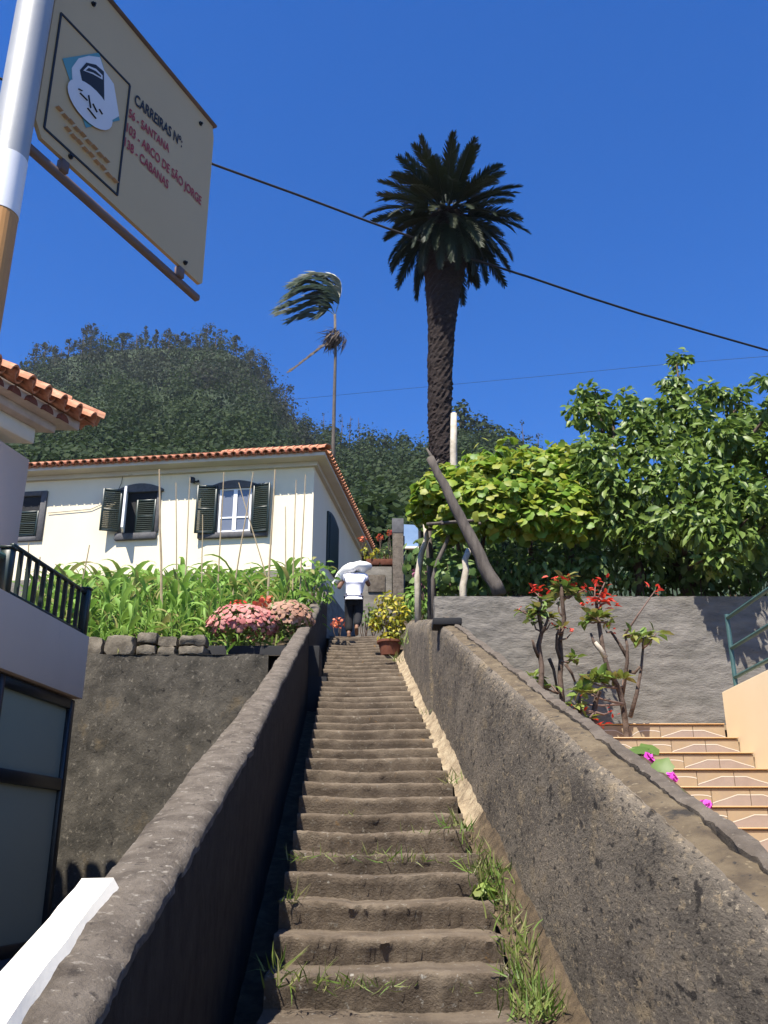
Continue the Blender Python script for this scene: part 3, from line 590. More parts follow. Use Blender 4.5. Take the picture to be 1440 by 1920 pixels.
def casement(w, s0, s1, z0, z1, d=-.03):
    m = MB(); t = .05
    fbox(m, s0, s0 - t, z0, z1, d, d + .05); fbox(m, s1 + t, s1, z0, z1, d, d + .05); fbox(m, s0 - t, s1 + t, z0, z0 + t, d, d + .05); fbox(m, s0 - t, s1 + t, z1 - t, z1, d, d + .05)
    sm = (s0 + s1) / 2; fbox(m, sm + .05, sm - .05, z0 + t, z1 - t, d - .01, d + .05)
    zm = lerp(z0, z1, .33); fbox(m, s0 - t, sm + .05, zm - .02, zm + .02, d + .004, d + .045); fbox(m, sm - .05, s1 + t, zm - .02, zm + .02, d + .004, d + .045)
    m.build('window_frame', M['wwood'], w)
    for a, b_ in ((s0 - t, sm + .05), (sm - .05, s1 + t)):
        for c, d_ in ((z0 + t, zm - .02), (zm + .02, z1 - t)):
            m = MB(); fbox(m, a, b_, c, d_, d + .022, d + .032); m.build('pane', M['glass'], w)
def leaf_open(w, hs, z0, z1, width, ang, side, mat='green'):
    """shutter hinged at s=hs; ang from the wall plane, opening outwards"""
    dirv = (fd * side * math.cos(ang) + OUT * math.sin(ang)).normalized(); a = HP(hs, -.075, z0); b_ = a + dirv * width
    nrm = dirv.cross(UP).normalized(); nrm = nrm if nrm.dot(OUT) > 0 else -nrm
    louvre('shutter', a, b_, b_ + UP * (z1 - z0), a + UP * (z1 - z0), nrm, w, mat)
# right window: both leaves folded back on the wall
w, s0, s1, z0, z1 = house_window((411, 916, 471, 998), (392, 902, 489, 917), (372, 999, 502, 1009), 'shuttered window with white casement nearest the house corner')
casement(w, s0, s1, z0, z1)
q0, q1, qz0, qz1 = fw(372, 914, 409, 1003); leaf_open(w, s0 + .05, qz0, qz1, q0 - q1, R(10), 1)
q0, q1, qz0, qz1 = fw(472, 910, 506, 1000); leaf_open(w, s1 - .05, qz0, qz1, q0 - q1, R(8), -1)
# middle window: left leaf half open, right leaf closed, dark gap between
w, s0, s1, z0, z1 = house_window((232, 922, 293, 1000), (219, 908, 308, 924), (217, 1001, 294, 1013), 'arched window with one shutter ajar and a white sash standing open')
q0, q1, qz0, qz1 = fw(196, 922, 230, 1000); leaf_open(w, s0 + .04, qz0, qz1, q0 - q1, R(22), 1)
q0, q1, qz0, qz1 = fw(255, 938, 292, 1000); m = MB(); louvre('shutter', HP(q0, -.02, qz0), HP(q1, -.02, qz0), HP(q1, -.02, qz1), HP(q0, -.02, qz1), OUT, w, 'green')
dv = (-fd * math.cos(R(70)) + OUT * math.sin(R(70))); a = HP(s0 - .05, -.04, z0 + .03); m = MB()
for f in (0, 1): m.beam(a + dv * .42 * f, a + dv * .42 * f + UP * (z1 - z0 - .05), .06, .05, OUT); m.beam(a + UP * f * (z1 - z0 - .06), a + dv * .42 + UP * f * (z1 - z0 - .06), .05, .06)
sash = m.build('open_sash', M['wwood'], w)
m = MB(); m.quad(a + UP * .03, a + dv * .42 + UP * .03, a + dv * .42 + UP * (z1 - z0 - .08), a + UP * (z1 - z0 - .08)); m.build('pane', M['glass'], sash)
# left window: closed, square grey surround
s0, s1, z0, z1 = fw(34, 932, 74, 1006); m = MB(); fbox(m, s0, s1, z0, z1, -.01, .02); w = m.build('window', M['dark'], h, label='square grey-framed window half hidden by the pink house')
m = MB(); fbox(m, s0 + .16, s0, z0 - .14, z1 + .14, -.06, .02); fbox(m, s1, s1 - .16, z0 - .14, z1 + .14, -.06, .02); fbox(m, s0, s1, z1, z1 + .14, -.059, .02); fbox(m, s0, s1, z0 - .14, z0, -.059, .02); bevel(m.build('stone_surround', M['slate'], w), .008, 1)
louvre('shutter', HP(s0, -.045, z0), HP(s1, -.045, z0), HP(s1, -.045, lerp(z0, z1, .62)), HP(s0, -.045, lerp(z0, z1, .62)), OUT, w, 'green', .03)
# side door with an arched green shutter
def side(px, py): q = onplane(px, py, HP(0, 0, 0), -fd) - HC; return q.dot(bd), q.z
d0, zt0 = side(613, 958); d1, _ = side(633, 965); _, zb0 = side(613, 1064); m = MB(); n = 12
zz = lambda t: zt0 - .0 + .12 * math.sin(math.pi * t)
for i in range(n):
    A, B = lerp(d0, d1, i / n), lerp(d0, d1, (i + 1) / n); a_, b2 = zz(i / n), zz((i + 1) / n)
    m.hexa([HP(-.05, A, zb0), HP(-.05, B, zb0), HP(.02, B, zb0), HP(.02, A, zb0), HP(-.05, A, a_), HP(-.05, B, b2), HP(.02, B, b2), HP(.02, A, a_)])
dr = m.build('shutter_door', M['green'], h, label='tall arched green shutter door in the shaded side wall')
m = MB()
for i in range(26):
    z_ = lerp(zb0 + .1, zt0 - .05, i / 25); m.box(HP(-.062, (d0 + d1) / 2, z_), .02, (d1 - d0) * .8, .045, fd, bd, UP)
m.build('slats', M['green'], dr, kind='stuff')
# floodlight
q = onplane(361, 900, HP(0, -.12, 0), -bd)
t = thing('floodlight', 'small black floodlight on the cream wall between the two shuttered windows', 'lamp', q)
m = MB(); m.box(q, .12, .10, .15, (fd + UP * .2).normalized(), bd, UP); bevel(m.build('lamp_head', M['black'], t), .02)
m = MB(); m.tube([q + Vector((.03, .05, -.02)), q + Vector((.10, .02, -.04)), q + Vector((.17, .02, -.02))], [.02, .025, .035], 8); m.tube([q, q + bd * .14], .015, 6); m.build('bracket', M['black'], t)
# wiring across the front
m = MB(); pts = [onplane(px, py, HP(0, -.03, 0), -bd) for px, py in ((232, 882), (228, 905), (215, 935), (170, 955), (90, 962))]; m.tube(pts, .008, 5); m.build('wall_cable', M['dark'], h)
# ================================================================ PINK HOUSE (left edge)
# balcony parapet: top edge level, from the near post to the far end
def level_pt(px, py, z): r = ray(px, py); t = (z - EYE) / r.z; return Vector((r.x * t, r.y * t, z))
PF = U(168, 1194, 10.0); zt_b = PF.z; PN = level_pt(18, 1112, zt_b)
bdv = (PF - PN); bdv.z = 0; bdv.normalize(); bnv = Vector((bdv.y, -bdv.x, 0))          # along, outward (towards the stair)
zb_b = U(155, 1311, 10).z
ph = thing('pink_house', 'pale pink house with tiled eave and balcony at the left edge', 'house', (PF.x - 1.5, PF.y - 2, .7))
def BP(s, o_, z): return Vector((PF.x, PF.y, 0)) - bdv * s + bnv * o_ + UP * z          # s back towards the camera, o_ outward
m = MB(); m.hexa([BP(0, -.14, zb_b), BP(5.2, -.14, zb_b), BP(5.2, 0, zb_b), BP(0, 0, zb_b), BP(0, -.14, zt_b), BP(5.2, -.14, zt_b), BP(5.2, 0, zt_b), BP(0, 0, zt_b)])
m.hexa([BP(.0, -1.6, zb_b), BP(.14, -1.6, zb_b), BP(.14, -.141, zb_b), BP(.0, -.141, zb_b), BP(.0, -1.6, zt_b - .003), BP(.14, -1.6, zt_b - .003), BP(.14, -.141, zt_b - .003), BP(.0, -.141, zt_b - .003)])
bevel(m.build('balcony_parapet', M['pink'], ph), .01)
m = MB(); m.hexa([BP(.142, -1.6, zb_b + .01), BP(5, -1.6, zb_b + .01), BP(5, -.142, zb_b + .01), BP(.142, -.142, zb_b + .01), BP(.142, -1.6, zb_b + .15), BP(5, -1.6, zb_b + .15), BP(5, -.142, zb_b + .15), BP(.142, -.142, zb_b + .15)]); m.build('balcony_floor', M['pink'], ph)
# upper wall: corner at px 45
WC = U(42, 960, 9.3); ev = Vector((.24, 1, 0)).normalized(); en = Vector((ev.y, -ev.x, 0))
def WP(s, o_, z): return Vector((WC.x, WC.y, 0)) - ev * s + en * o_ + UP * z
zs = U(42, 862, 9.3).z
m = MB(); m.hexa([WP(0, -4, zb_b + .1), WP(0, 0, zb_b + .1), WP(.62, 0, zb_b + .1), WP(.62, -4, zb_b + .1), WP(0, -4, zs), WP(0, 0, zs), WP(.62, 0, zs), WP(.62, -4, zs)])
m.hexa([WP(1.9, -4, zb_b + .1), WP(1.9, 0, zb_b + .1), WP(7, 0, zb_b + .1), WP(7, -4, zb_b + .1), WP(1.9, -4, zs), WP(1.9, 0, zs), WP(7, 0, zs), WP(7, -4, zs)])
m.hexa([WP(.62, -4, zs - .28), WP(.62, -.003, zs - .28), WP(1.9, -.003, zs - .28), WP(1.9, -4, zs - .28), WP(.62, -4, zs), WP(.62, -.003, zs), WP(1.9, -.003, zs), WP(1.9, -4, zs)])
bevel(m.build('upper_wall', M['pink'], ph), .008, 1)
m = MB(); m.box(WP(1.26, -.30, (zb_b + zs) / 2), 1.3, .05, zs - zb_b - .2, -ev, en, UP); m.build('doorway_infill', M['pink'], ph)
m = MB(); m.hexa([BP(-.0, -4, .0), BP(-.0, -1.3, .0), BP(7, -1.3, .0), BP(7, -4, .0), BP(0, -4, zb_b + .1), BP(0, -1.3, zb_b + .1), BP(7, -1.3, zb_b + .1), BP(7, -4, zb_b + .1)]); m.build('lower_wall', M['pink'], ph)
# eave: soffit slab, mortar bands with bedded tiles, top tiles
EF = U(184, 800, 9.55); ENr = level_pt(-2, 690, EF.z); evd = (EF - ENr); evd.z = 0; evd.normalize(); eno = Vector((1, .06, 0)).normalized()
def EP(s, o_, z): return Vector((EF.x, EF.y, EF.z)) - evd * s + eno * o_ + UP * z
LE = 4.2
def slab(name, s0, o0, o1, z0, z1, mat, bv=.01):
    m = MB(); m.hexa([EP(s0, o0, z0), EP(s0, o1, z0), EP(LE, o1, z0), EP(LE, o0, z0), EP(s0, o0, z1), EP(s0, o1, z1), EP(LE, o1, z1), EP(LE, o0, z1)]); return bevel(m.build(name, M[mat], ph), bv, 1)
slab('soffit_slab', .42, -3.2, -.36, -.40, -.22, 'white')
slab('eave_band', .30, -3.2, -.24, -.218, -.12, 'mortar')
slab('eave_core', .14, -3.2, -.10, -.118, -.01, 'mortar')
rf = MB(); pr = .42; q0 = .06
rf.add([EP(0.04, -.02, .0), EP(LE, -.02, .0), EP(LE, -3.2, 3.2 * pr), EP(3.2, -3.2, 3.2 * pr), EP(.04, -3.2, 0)], [(0, 1, 2, 3), (0, 3, 4)])
prf = rf.build('roof', M['tile'], ph)
tp2 = .235; n = int(LE / tp2); sd2 = (-eno + UP * pr).normalized()
for i in range(n):
    s = .18 + i * tp2
    mt = MB(); half_tube(mt, EP(s, .055, .0), EP(s, .055, .0) + sd2 * min(.42, max(.2, s * 1.08)), .10, .085, 8); mt.build('roof_tile', M['tile'], prf)
    mt = MB(); half_tube(mt, EP(s + tp2 / 2, .03, .045), EP(s + tp2 / 2, .03, .045) + sd2 * min(.5, max(.2, s)), .10, .09, 8, cups=True); mt.build('channel_tile', M['tile'], prf)
    p = .40
    while p < min(3.3, s * 1.05):
        mt = MB(); half_tube(mt, EP(s, .055, .02) + sd2 * (p - .04), EP(s, .055, .02) + sd2 * (p + .40), .10, .085, 6); mt.build('roof_tile', M['tile'], prf); p += .4
    if s > .3:  # the bedded row below, dark hollow ends set in mortar
        mt = MB(); half_tube(mt, EP(s, -.085, -.115), EP(s, -.27, -.115), .085, .08, 8); c = EP(s, -.095, -.10)
        half = [EP(s, -.088, -.115) + evd * (.083 * math.cos(math.pi * q / 8)) + UP * (.083 * math.sin(math.pi * q / 8)) for q in range(9)]; mt.add(half, [tuple(range(9))]); mt.build('bedded_tile', M['tiledark'], ph)
for k in range(6):      # hip
    a = EP(0, 0, 0) + (-evd - eno + UP * pr).normalized() * (.40 * k - .02) + UP * .06; mt = MB(); half_tube(mt, a, a + (-evd - eno + UP * pr).normalized() * .44, .125, .10, 8); mt.build('hip_tile', M['tile'], prf)
for k in range(9):      # the end slope
    o_ = -.16 - k * tp2; a = EP(-.06, o_, .0); sd3 = (-evd + UP * pr).normalized(); mt = MB(); half_tube(mt, a, a + sd3 * min(.44, .12 - o_), .10, .085, 8); mt.build('roof_tile', M['tile'], prf)
# railing on the parapet
rl = thing('balcony_railing', 'dark green metal balcony railing with balusters on the pink parapet', 'railing', BP(.6, -.07, zt_b))
zt_r = U(168, 1108, 10).z
Lr = (PF - PN).length
def post(s, zt, w=.085):
    m = MB(); m.box(BP(s, -.07, (zt_b + zt) / 2), w, w, zt - zt_b, bdv, bnv, UP); m.box(BP(s, -.07, zt + .012), w * 1.25, w * 1.25, .024, bdv, bnv, UP); bevel(m.build('post', M['green'], rl), .005, 1)
post(.05, zt_r); post(Lr, U(18, 1030, PN.y).z - .0, .10)
zr_n = zt_b + (zt_r - zt_b) * .93
m = MB(); m.beam(BP(.08, -.07, zr_n), BP(Lr - .05, -.07, zr_n), .045, .035); bevel(m.build('top_rail', M['green'], rl), .006, 1)
m = MB(); m.beam(BP(.08, -.07, zt_b + .035), BP(Lr - .05, -.07, zt_b + .035), .045, .03); bevel(m.build('bottom_rail', M['green'], rl), .006, 1)
nb = 9
for i in range(nb):
    s = .08 + (Lr - .16) * (i + 1) / (nb + 1); m = MB(); m.box(BP(s, -.07, (zt_b + zr_n) / 2 + .02), .028, .04, zr_n - zt_b - .05, bdv, bnv, UP); m.build('baluster', M['green'], rl)
m = MB(); a = BP(Lr, -.07, U(18, 1045, PN.y).z); m.tube([a, a - bdv * .5 - bnv * .15 + UP * .02, a - bdv * 1.2 - bnv * .15 + UP * .04], .028, 8); m.build('handrail', M['teal'], rl)
# glazed porch under the balcony
gp = thing('glazed_porch', 'dark framed porch with frosted glass panes under the pink balcony', 'porch', BP(.8, -.25, .75))
GF, GN = .10, 1.62; zg = zb_b - .02; zf = .70; dep = -.10
def gpost(s, o_=dep): m = MB(); m.box(BP(s, o_, (zg + zf) / 2), .09, .09, zg - zf, bdv, bnv, UP); bevel(m.build('post', M['frame'], gp), .006, 1)
for s in (GF, GN): gpost(s)
gpost(GN, dep - 1.2)
zmid = U(100, 1462, 9.2).z
for z_, hh in ((zg - .05, .10), (zmid, .12), (zf + .06, .12)):
    m = MB(); m.box(BP((GF + GN) / 2, dep, z_), GN - GF - .092, .085, hh, bdv, bnv, UP); m.box(BP(GN, dep - .6, z_), .085, 1.1, hh, bdv, bnv, UP); bevel(m.build('rail', M['frame'], gp), .006, 1)
for a_, b2 in ((zmid + .06, zg - .1), (zf + .12, zmid - .06)):
    m = MB(); m.box(BP((GF + GN) / 2, dep - .01, (a_ + b2) / 2), GN - GF - .09, .012, b2 - a_, bdv, bnv, UP); m.build('pane', M['frost'], gp)
    m = MB(); m.box(BP(GN - .01, dep - .6, (a_ + b2) / 2), .012, 1.1, b2 - a_, bdv, bnv, UP); m.build('pane', M['frost'], gp)

# ================================================================ TILED STEPS AND PEACH WALL (right)
ts = thing('tiled_steps', 'ochre tiled outdoor steps with wavy white lines on the risers', 'stairs', (2.8, 8.5, 1.7))
xl0, xr0 = 2.13, 3.46; jt = 2.80
for i in range(17):
    Yn = 9.62 - .33 * i; zn = 2.83 - .175 * i; hr = .175
    m = MB(); m.box(((xl0 + xr0) / 2, Yn + .2, zn - hr / 2 - .006), xr0 - xl0, .36, hr - .012); m.build('step_core', M['steptile'], ts)
    for (a, b_) in ((xl0 + .004, 2.464), (2.47, jt - .003), (jt + .003, 3.13), (3.136, xr0 - .004)):
        right = a > 2.75; m = MB(); W = b_ - a
        m.box(((a + b_) / 2, Yn + .012, zn - hr / 2 - .012), W, .012, hr - .022, m=0)
        # printed field and its wavy white line
        first = abs(a - jt) < .01 or abs(a - 2.1) < .05
        f = lambda t: zn - hr + .012 + (hr - .05) * (.28 + .62 * math.sin(math.pi * min(1, max(0, t))) ** .8) if True else 0
        pts = []
        full = (a, b_)
        for k in range(13):
            t = k / 12; xw = lerp(a, b_, t); ph_ = (xw - (jt if right else xl0)) / (.66); zz_ = zn - hr + .022 + (hr - .075) * (.12 + .80 * abs(math.sin(math.pi * ph_ * (1.0 if right else 1.6) + (0 if right else .5))) ** .8 - .10 * abs(math.sin(3 * math.pi * ph_)))
            pts.append((xw, zz_))
        base = zn - hr + .004
        vs = [(x_, Yn + .0045, base) for x_, z_ in pts] + [(x_, Yn + .0045, z_) for x_, z_ in pts]; nn = len(pts)
        m.add(vs, [(k, k + 1, nn + k + 1, nn + k) for k in range(nn - 1)], 1 if right else 0)
        vs = [(x_, Yn + .003, z_) for x_, z_ in pts] + [(x_, Yn + .003, z_ + .008) for x_, z_ in pts]
        m.add(vs, [(k, k + 1, nn + k + 1, nn + k) for k in range(nn - 1)], 2)
        m.build('riser_tile', [M['steptile'], M['tilegrey'], M['tilewhite']], ts)
    m = MB(); m.box(((xl0 + xr0) / 2, Yn + .165, zn - .003), xr0 - xl0, .35, .012); bevel(m.build('tread', M['nose'], ts), .004, 1)
m = MB(); m.box((4.6, 10.08, 2.80), 5, .80, .05); m.build('upper_landing', M['steptile'], ts)
w = thing('peach_wall', 'smooth peach wall stepping down beside the tiled steps', 'wall', (3.6, 8.5, 1.7))
zp = U(1362, 1297, 9.6).z; m = MB(); pf = [(9.62, zp), (6.0, U(1440, 1230, 7.8).z)]
m.hexa([(3.47, 9.62, .5), (3.47, 4.5, .5), (3.72, 4.5, .5), (3.72, 9.62, .5), (3.47, 9.62, zp), (3.47, 4.5, zp + .03), (3.72, 4.5, zp + .03), (3.72, 9.62, zp)]); bevel(m.build('wall_body', M['peach'], w), .015)
gr = thing('green_handrail', 'faded green tubular railing on top of the peach wall', 'railing', (3.6, 9, zp))
m = MB(); zps = [.08, .32, .56, .80]
for s, zz_ in enumerate([.14, .44, .76]): m.tube([(3.60, 9.55, zp + zz_), (3.60, 4.6, zp + zz_ + .03)], .021, 8); m.build('rail', M['teal'], gr); m = MB()
for Yp in (9.55, 8.35, 7.15, 5.95):
    m = MB(); m.tube([(3.60, Yp, zp - .02), (3.60, Yp, zp + .80)], .024, 8); m.build('post', M['teal'], gr)

# ================================================================ BUS STOP POLE AND SIGN
KS = .70; YL, YR = 1.78 * KS, 2.42 * KS
c_tl_r = ray(405, 240); A_r = U(404, 240, YR); B_r = U(377, 536, YR); A_r.x = B_r.x = (A_r.x + B_r.x) / 2
zt_s, zb_s = A_r.z, B_r.z
B_l = level_pt(64, 246, zb_s); sa = (B_r - B_l); sa.z = 0; WS = sa.length; sa.normalize(); HS = zt_s - zb_s
sn = Vector((sa.y, -sa.x, 0))       # towards the camera side
if sn.dot(Vector((0, 0, EYE)) - B_l) < 0: sn = -sn
def SP(s, z, o_=0): return Vector((B_l.x, B_l.y, zb_s)) + sa * s + UP * z + sn * o_
sg = thing('bus_stop_sign', 'yellow bus line sign with dark heading and red route names on a pole', 'sign', B_l)
m = MB(); ch = .05 * KS; H2 = HS
out = [(0, 0 + ch * .7), (ch * .5, 0), (WS - .007, 0), (WS, .007), (WS, HS - .03), (WS - .008, HS), (0, HS)]
m.add([SP(*q, 0) for q in out] + [SP(*q, -.008) for q in out], [tuple(range(len(out))), tuple(range(2 * len(out) - 1, len(out) - 1, -1))] + [(i, (i + 1) % len(out), len(out) + (i + 1) % len(out), len(out) + i) for i in range(len(out))])
m.build('panel', M['signface'], sg)
m = MB(); m.beam(SP(-.07, -.0245, -.014), SP(WS + .007, -.0245, -.014), .015, .015); bevel(m.build('lower_bar', M['signedge'], sg), .003, 1)
m = MB(); m.beam(SP(-.056, HS + .003, -.003), SP(WS + .004, HS + .003, -.003), .021, .009); bevel(m.build('upper_bar', M['signedge'], sg), .005, 1)
def ssh(px, py): q = onplane(px, py, SP(0, 0), sn) - SP(0, 0); return q.dot(sa), q.z
for (px, py) in ((174, 8), (375, 232), (346, 493), (131, 294)):
    s, z_ = ssh(px, py); m = MB(); m.tube([SP(s, z_, -.002), SP(s, z_, .0035)], .0048, 8); m.tube([SP(s, z_, .003), SP(s, z_, .007)], .0026, 6); m.build('bolt', M['black'], sg)
for px, py in ((122, 318), (340, 520)):
    s, _ = ssh(px, py); m = MB(); m.box(SP(s, -.011, -.006), .018, .015, .024, sa, sn, UP); bevel(m.build('clamp', M['signedge'], sg), .002, 1)
# framed square and its emblem
sq = [ssh(*q) for q in ((114, 25), (243, 160), (219, 366), (82, 240))]
m = MB(); lw = .0021
for i in range(4):
    a, b_ = sq[i], sq[(i + 1) % 4]; m.beam(SP(*a, .0012), SP(*b_, .0012), .0015, lw * 2, sn.cross((SP(*b_) - SP(*a)).normalized()))
m.build('frame_line', M['signblack'], sg)
def poly(px, mat, off, name):
    q = [ssh(*p) for p in px]; m = MB(); m.add([SP(*p, off) for p in q], [tuple(range(len(q)))]); m.build(name, M[mat], sg)
def ell(cx, cy, ax, ay, bx, by, n=24, f=1.0): return [(cx + f * (ax * math.cos(t) + bx * math.sin(t)), cy + f * (ay * math.cos(t) + by * math.sin(t))) for t in [2 * math.pi * i / n for i in range(n)]]
poly([(116, 110), (185, 99), (224, 226), (160, 240)], 'signteal', .0012, 'emblem_field')
poly([(133, 128), (146, 110), (165, 105), (186, 108), (194, 132), (212, 158), (222, 218), (205, 228), (180, 215), (150, 165), (134, 148)], 'signwhite', .0018, 'emblem_mountain')
poly([(148, 132), (160, 118), (178, 122), (193, 135), (194, 196), (176, 176), (152, 152)], 'signblack', .0024, 'emblem_coach')
poly([(154, 133), (163, 124), (178, 130), (190, 142), (190, 150), (172, 140)], 'signwhite', .0028, 'emblem_windscreen')
poly([(158, 133), (164, 128), (177, 134), (187, 143), (187, 146), (172, 137)], 'signblack', .0032, 'emblem_window')
poly(ell(166, 197, 36, 46, 22, -14), 'signwhite', .0036, 'emblem_oval')
m = MB()
for (a, b_) in (((143, 168), (150, 172)), ((146, 176), (160, 190)), ((162, 180), (166, 204)), ((170, 196), (178, 212)), ((182, 206), (188, 216)), ((160, 204), (176, 224))):
    m.beam(SP(*ssh(*a), .0042), SP(*ssh(*b_), .0042), .0007, .005, sn)
m.build('emblem_strokes', M['signblack'], sg)
m = MB()
for r in range(2):
    for k in range(9):
        a = (104 + k * 11 + r * 16, 200 + k * 12 + r * 38 + (k % 2) * 2); m.beam(SP(*ssh(*a), .0008), SP(*ssh(a[0] + 9, a[1] + 10), .0008), .0007, .014, sn)
    m.build('faded_print', M['signpink'], sg); m = MB()
def text(body, p0, p1, hpx, mat):
    (s0, z0), (s1, z1) = ssh(*p0), ssh(*p1)
    cu = bpy.data.curves.new('lettering', 'FONT'); cu.body = body; cu.size = 1; cu.offset = .022
    tmp = bpy.data.objects.new('lettering', cu); C.objects.link(tmp); dg = bpy.context.evaluated_depsgraph_get(); me = bpy.data.meshes.new_from_object(tmp.evaluated_get(dg)); bpy.data.objects.remove(tmp)
    xs = [v.co.x for v in me.vertices]; x0, x1 = min(xs), max(xs); _, zt_ = ssh(p0[0], p0[1] - hpx); hh = abs(zt_ - z0)
    kx = (s1 - s0) / (x1 - x0); ky = hh / .70
    for v in me.vertices: 
        t = (v.co.x - x0) * kx; v.co = SP(s0 + t, lerp(z0, z1, t / (s1 - s0)) + v.co.y * ky, .0016) - wloc(sg)
    me.materials.clear(); me.materials.append(M[mat]); o = bpy.data.objects.new('lettering', me); C.objects.link(o); o.parent = sg
text('CARREIRAS Nº:', (251, 194), (340, 277), 21, 'signblack')
text('56 - SANTANA', (240, 218), (316, 287), 17, 'signred')
text('103 - ARCO DE SÃO JORGE', (236, 246), (376, 385), 18, 'signred')
text('138 - CABANAS', (232, 273), (314, 355), 18, 'signred')
# pole
pl = thing('striped_pole', 'round metal pole painted grey, white and orange that carries the bus sign', 'pole', (0, 0, 0))
PX = U(26, 240, 1.73 * KS); PX.z = 0; pl.location = PX
rp_ = .0415 * KS
for (ya, yb, mt, nm) in ((None, 283, 'steel', 'upper_tube'), (283, 388, 'pwhite', 'white_band'), (388, None, 'ochre', 'orange_band')):
    zt_ = 4.1 if ya is None else U(15, ya, 1.70 * KS).z; zb_ = -.02 if yb is None else U(15, yb, 1.70 * KS).z
    m = MB(); m.tube([PX + UP * zb_, PX + UP * zt_], rp_ if nm != 'white_band' else rp_ + .0006, 32, cap=nm == 'upper_tube'); m.build(nm, M[mt], pl, smooth=False); auto_smooth(bpy.context.scene.objects[pl.children[-1].name], 40)

# ================================================================ CABLES
cb = MB(); cpts = [(-260, 60, 17.6), (0, 147, 19.0), (72, 176, 19.4), (240, 245, 20.6), (405, 310, 21.7), (560, 366, 22.8), (690, 415, 23.8), (790, 451, 24.5), (880, 484, 24.2), (1000, 522, 24.9), (1100, 556, 25.6), (1200, 588, 26.4), (1320, 623, 27.4), (1440, 657, 28.6), (1800, 745, 33)]
cb.tube([U(*q) for q in cpts], .036, 8); o = cb.build('overhead_cable', M['cable'], smooth=True); tag(o, 'thick black cable crossing the sky in front of the big palm', 'cable')
cb = MB(); cpts = [(380, 762, 50), (560, 748, 46), (760, 729, 42), (1000, 707, 38), (1250, 683, 34), (1440, 668, 32), (1800, 640, 28)]
cb.tube([U(*q) for q in cpts], .008, 6); o = cb.build('overhead_cable', M['cable'], smooth=True); tag(o, 'thin faint cable low in the sky behind the palm trunk', 'cable')
# ================================================================ PALMS
def frond_mesh(L, droop, width, nl, mat, seed, spread=48, curl=0):
    """rachis bending down towards the tip; paired leaflets held in a shallow V"""
    r = np.random.default_rng(seed); V, Fc = [], []; pts = []; p = np.zeros(3); ang = 0
    n = 14
    for i in range(n + 1):
        pts.append(p.copy()); a = -droop * (i / n) ** 1.5; p = p + np.array([curl * (i / n) ** 2 * L / n, math.cos(a) * L / n, math.sin(a) * L / n])
    pts = np.array(pts)
    def at(t): x = t * n; i = min(int(x), n - 1); f = x - i; P_ = pts[i] * (1 - f) + pts[i + 1] * f; d = pts[i + 1] - pts[i]; return P_, d / np.linalg.norm(d)
    for i in range(n):   # rachis
        w = .035 * (1 - i / n) + .008; w2 = .035 * (1 - (i + 1) / n) + .008; b_ = len(V)
        V += [pts[i] + [-w, 0, 0], pts[i] + [w, 0, 0], pts[i + 1] + [w2, 0, 0], pts[i + 1] + [-w2, 0, 0], pts[i] + [0, 0, -w], pts[i + 1] + [0, 0, -w2]]
        Fc += [(b_, b_ + 1, b_ + 2), (b_, b_ + 2, b_ + 3), (b_ + 1, b_ + 4, b_ + 5), (b_ + 1, b_ + 5, b_ + 2), (b_, b_ + 5, b_ + 4), (b_, b_ + 3, b_ + 5)]
    for i in range(nl):
        t = .12 + .88 * i / nl; P_, d = at(t); up = np.cross([1, 0, 0], d); l = width * (math.sin(math.pi * (.16 + .80 * t)) ** .6) * r.uniform(.85, 1.1)
        for s in (-1, 1):
            th = R(spread - 18 * t + r.uniform(-7, 7)); lift = r.uniform(.15, .5)
            dv = d * math.cos(th) + np.array([s, 0, 0]) * math.sin(th) + up * lift * .6; dv /= np.linalg.norm(dv)
            wv = d * .027; b_ = len(V); tip = P_ + dv * l + np.array([0, 0, -.10 * l])
            mid = P_ + dv * l * .5
            V += [P_ - wv, P_ + wv, mid + wv * 1.2, mid - wv * 1.2, tip]; Fc += [(b_, b_ + 1, b_ + 2), (b_, b_ + 2, b_ + 3), (b_ + 3, b_ + 2, b_ + 4)]
    V = np.array(V); return np_mesh('frond', V, np.array(Fc), M[mat], np.full(len(V), 0.0))
def place_frond(me, parent, base, azim, elev, scale, roll=0, name='frond'):
    o = bpy.data.objects.new(name, me); C.objects.link(o); o.parent = parent
    o.matrix_basis = Matrix.Translation(Vector(base) - wloc(parent)) @ Matrix.Rotation(azim, 4, 'Z') @ Matrix.Rotation(elev, 4, 'X') @ Matrix.Rotation(roll, 4, 'Y') @ Matrix.Scale(scale, 4)
    return o
PY = 25.0
ax = [(832, 905), (829, 850), (825, 780), (825, 700), (828, 620), (831, 550), (835, 490), (838, 440), (839, 405)]
rad = [.42, .42, .40, .42, .47, .60, .80, .92, .60]
pb = U(832, 905, PY)
pt = thing('date_palm', 'tall date palm with thick dark trunk and dense round crown against the sky', 'palm', pb)
tr = [U(*q, PY) for q in ax]; m = MB()
path = []
for i in range(160):
    t = i / 159 * (len(tr) - 1); j = min(int(t), len(tr) - 2); f = t - j; path.append((tr[j].lerp(tr[j + 1], f), lerp(rad[j], rad[j + 1], f)))
vs, fs = [], []; sg_ = 28
for i, (p, r) in enumerate(path):
    for k in range(sg_):
        th = 2 * math.pi * (k + .5 * (i % 2)) / sg_; bump = .030 * (1 if (i + 2 * k) % 4 < 2 else -.3) * (.4 + abs(nz(k * .9, i * .2, 3))) + .05 * nz(k * .8, i * .30, 0, 1.1) + .03 * nz(k * 2.3, i * .9, 5)
        vs.append(p + Vector((math.cos(th), math.sin(th), 0)) * (r * .86 + bump))
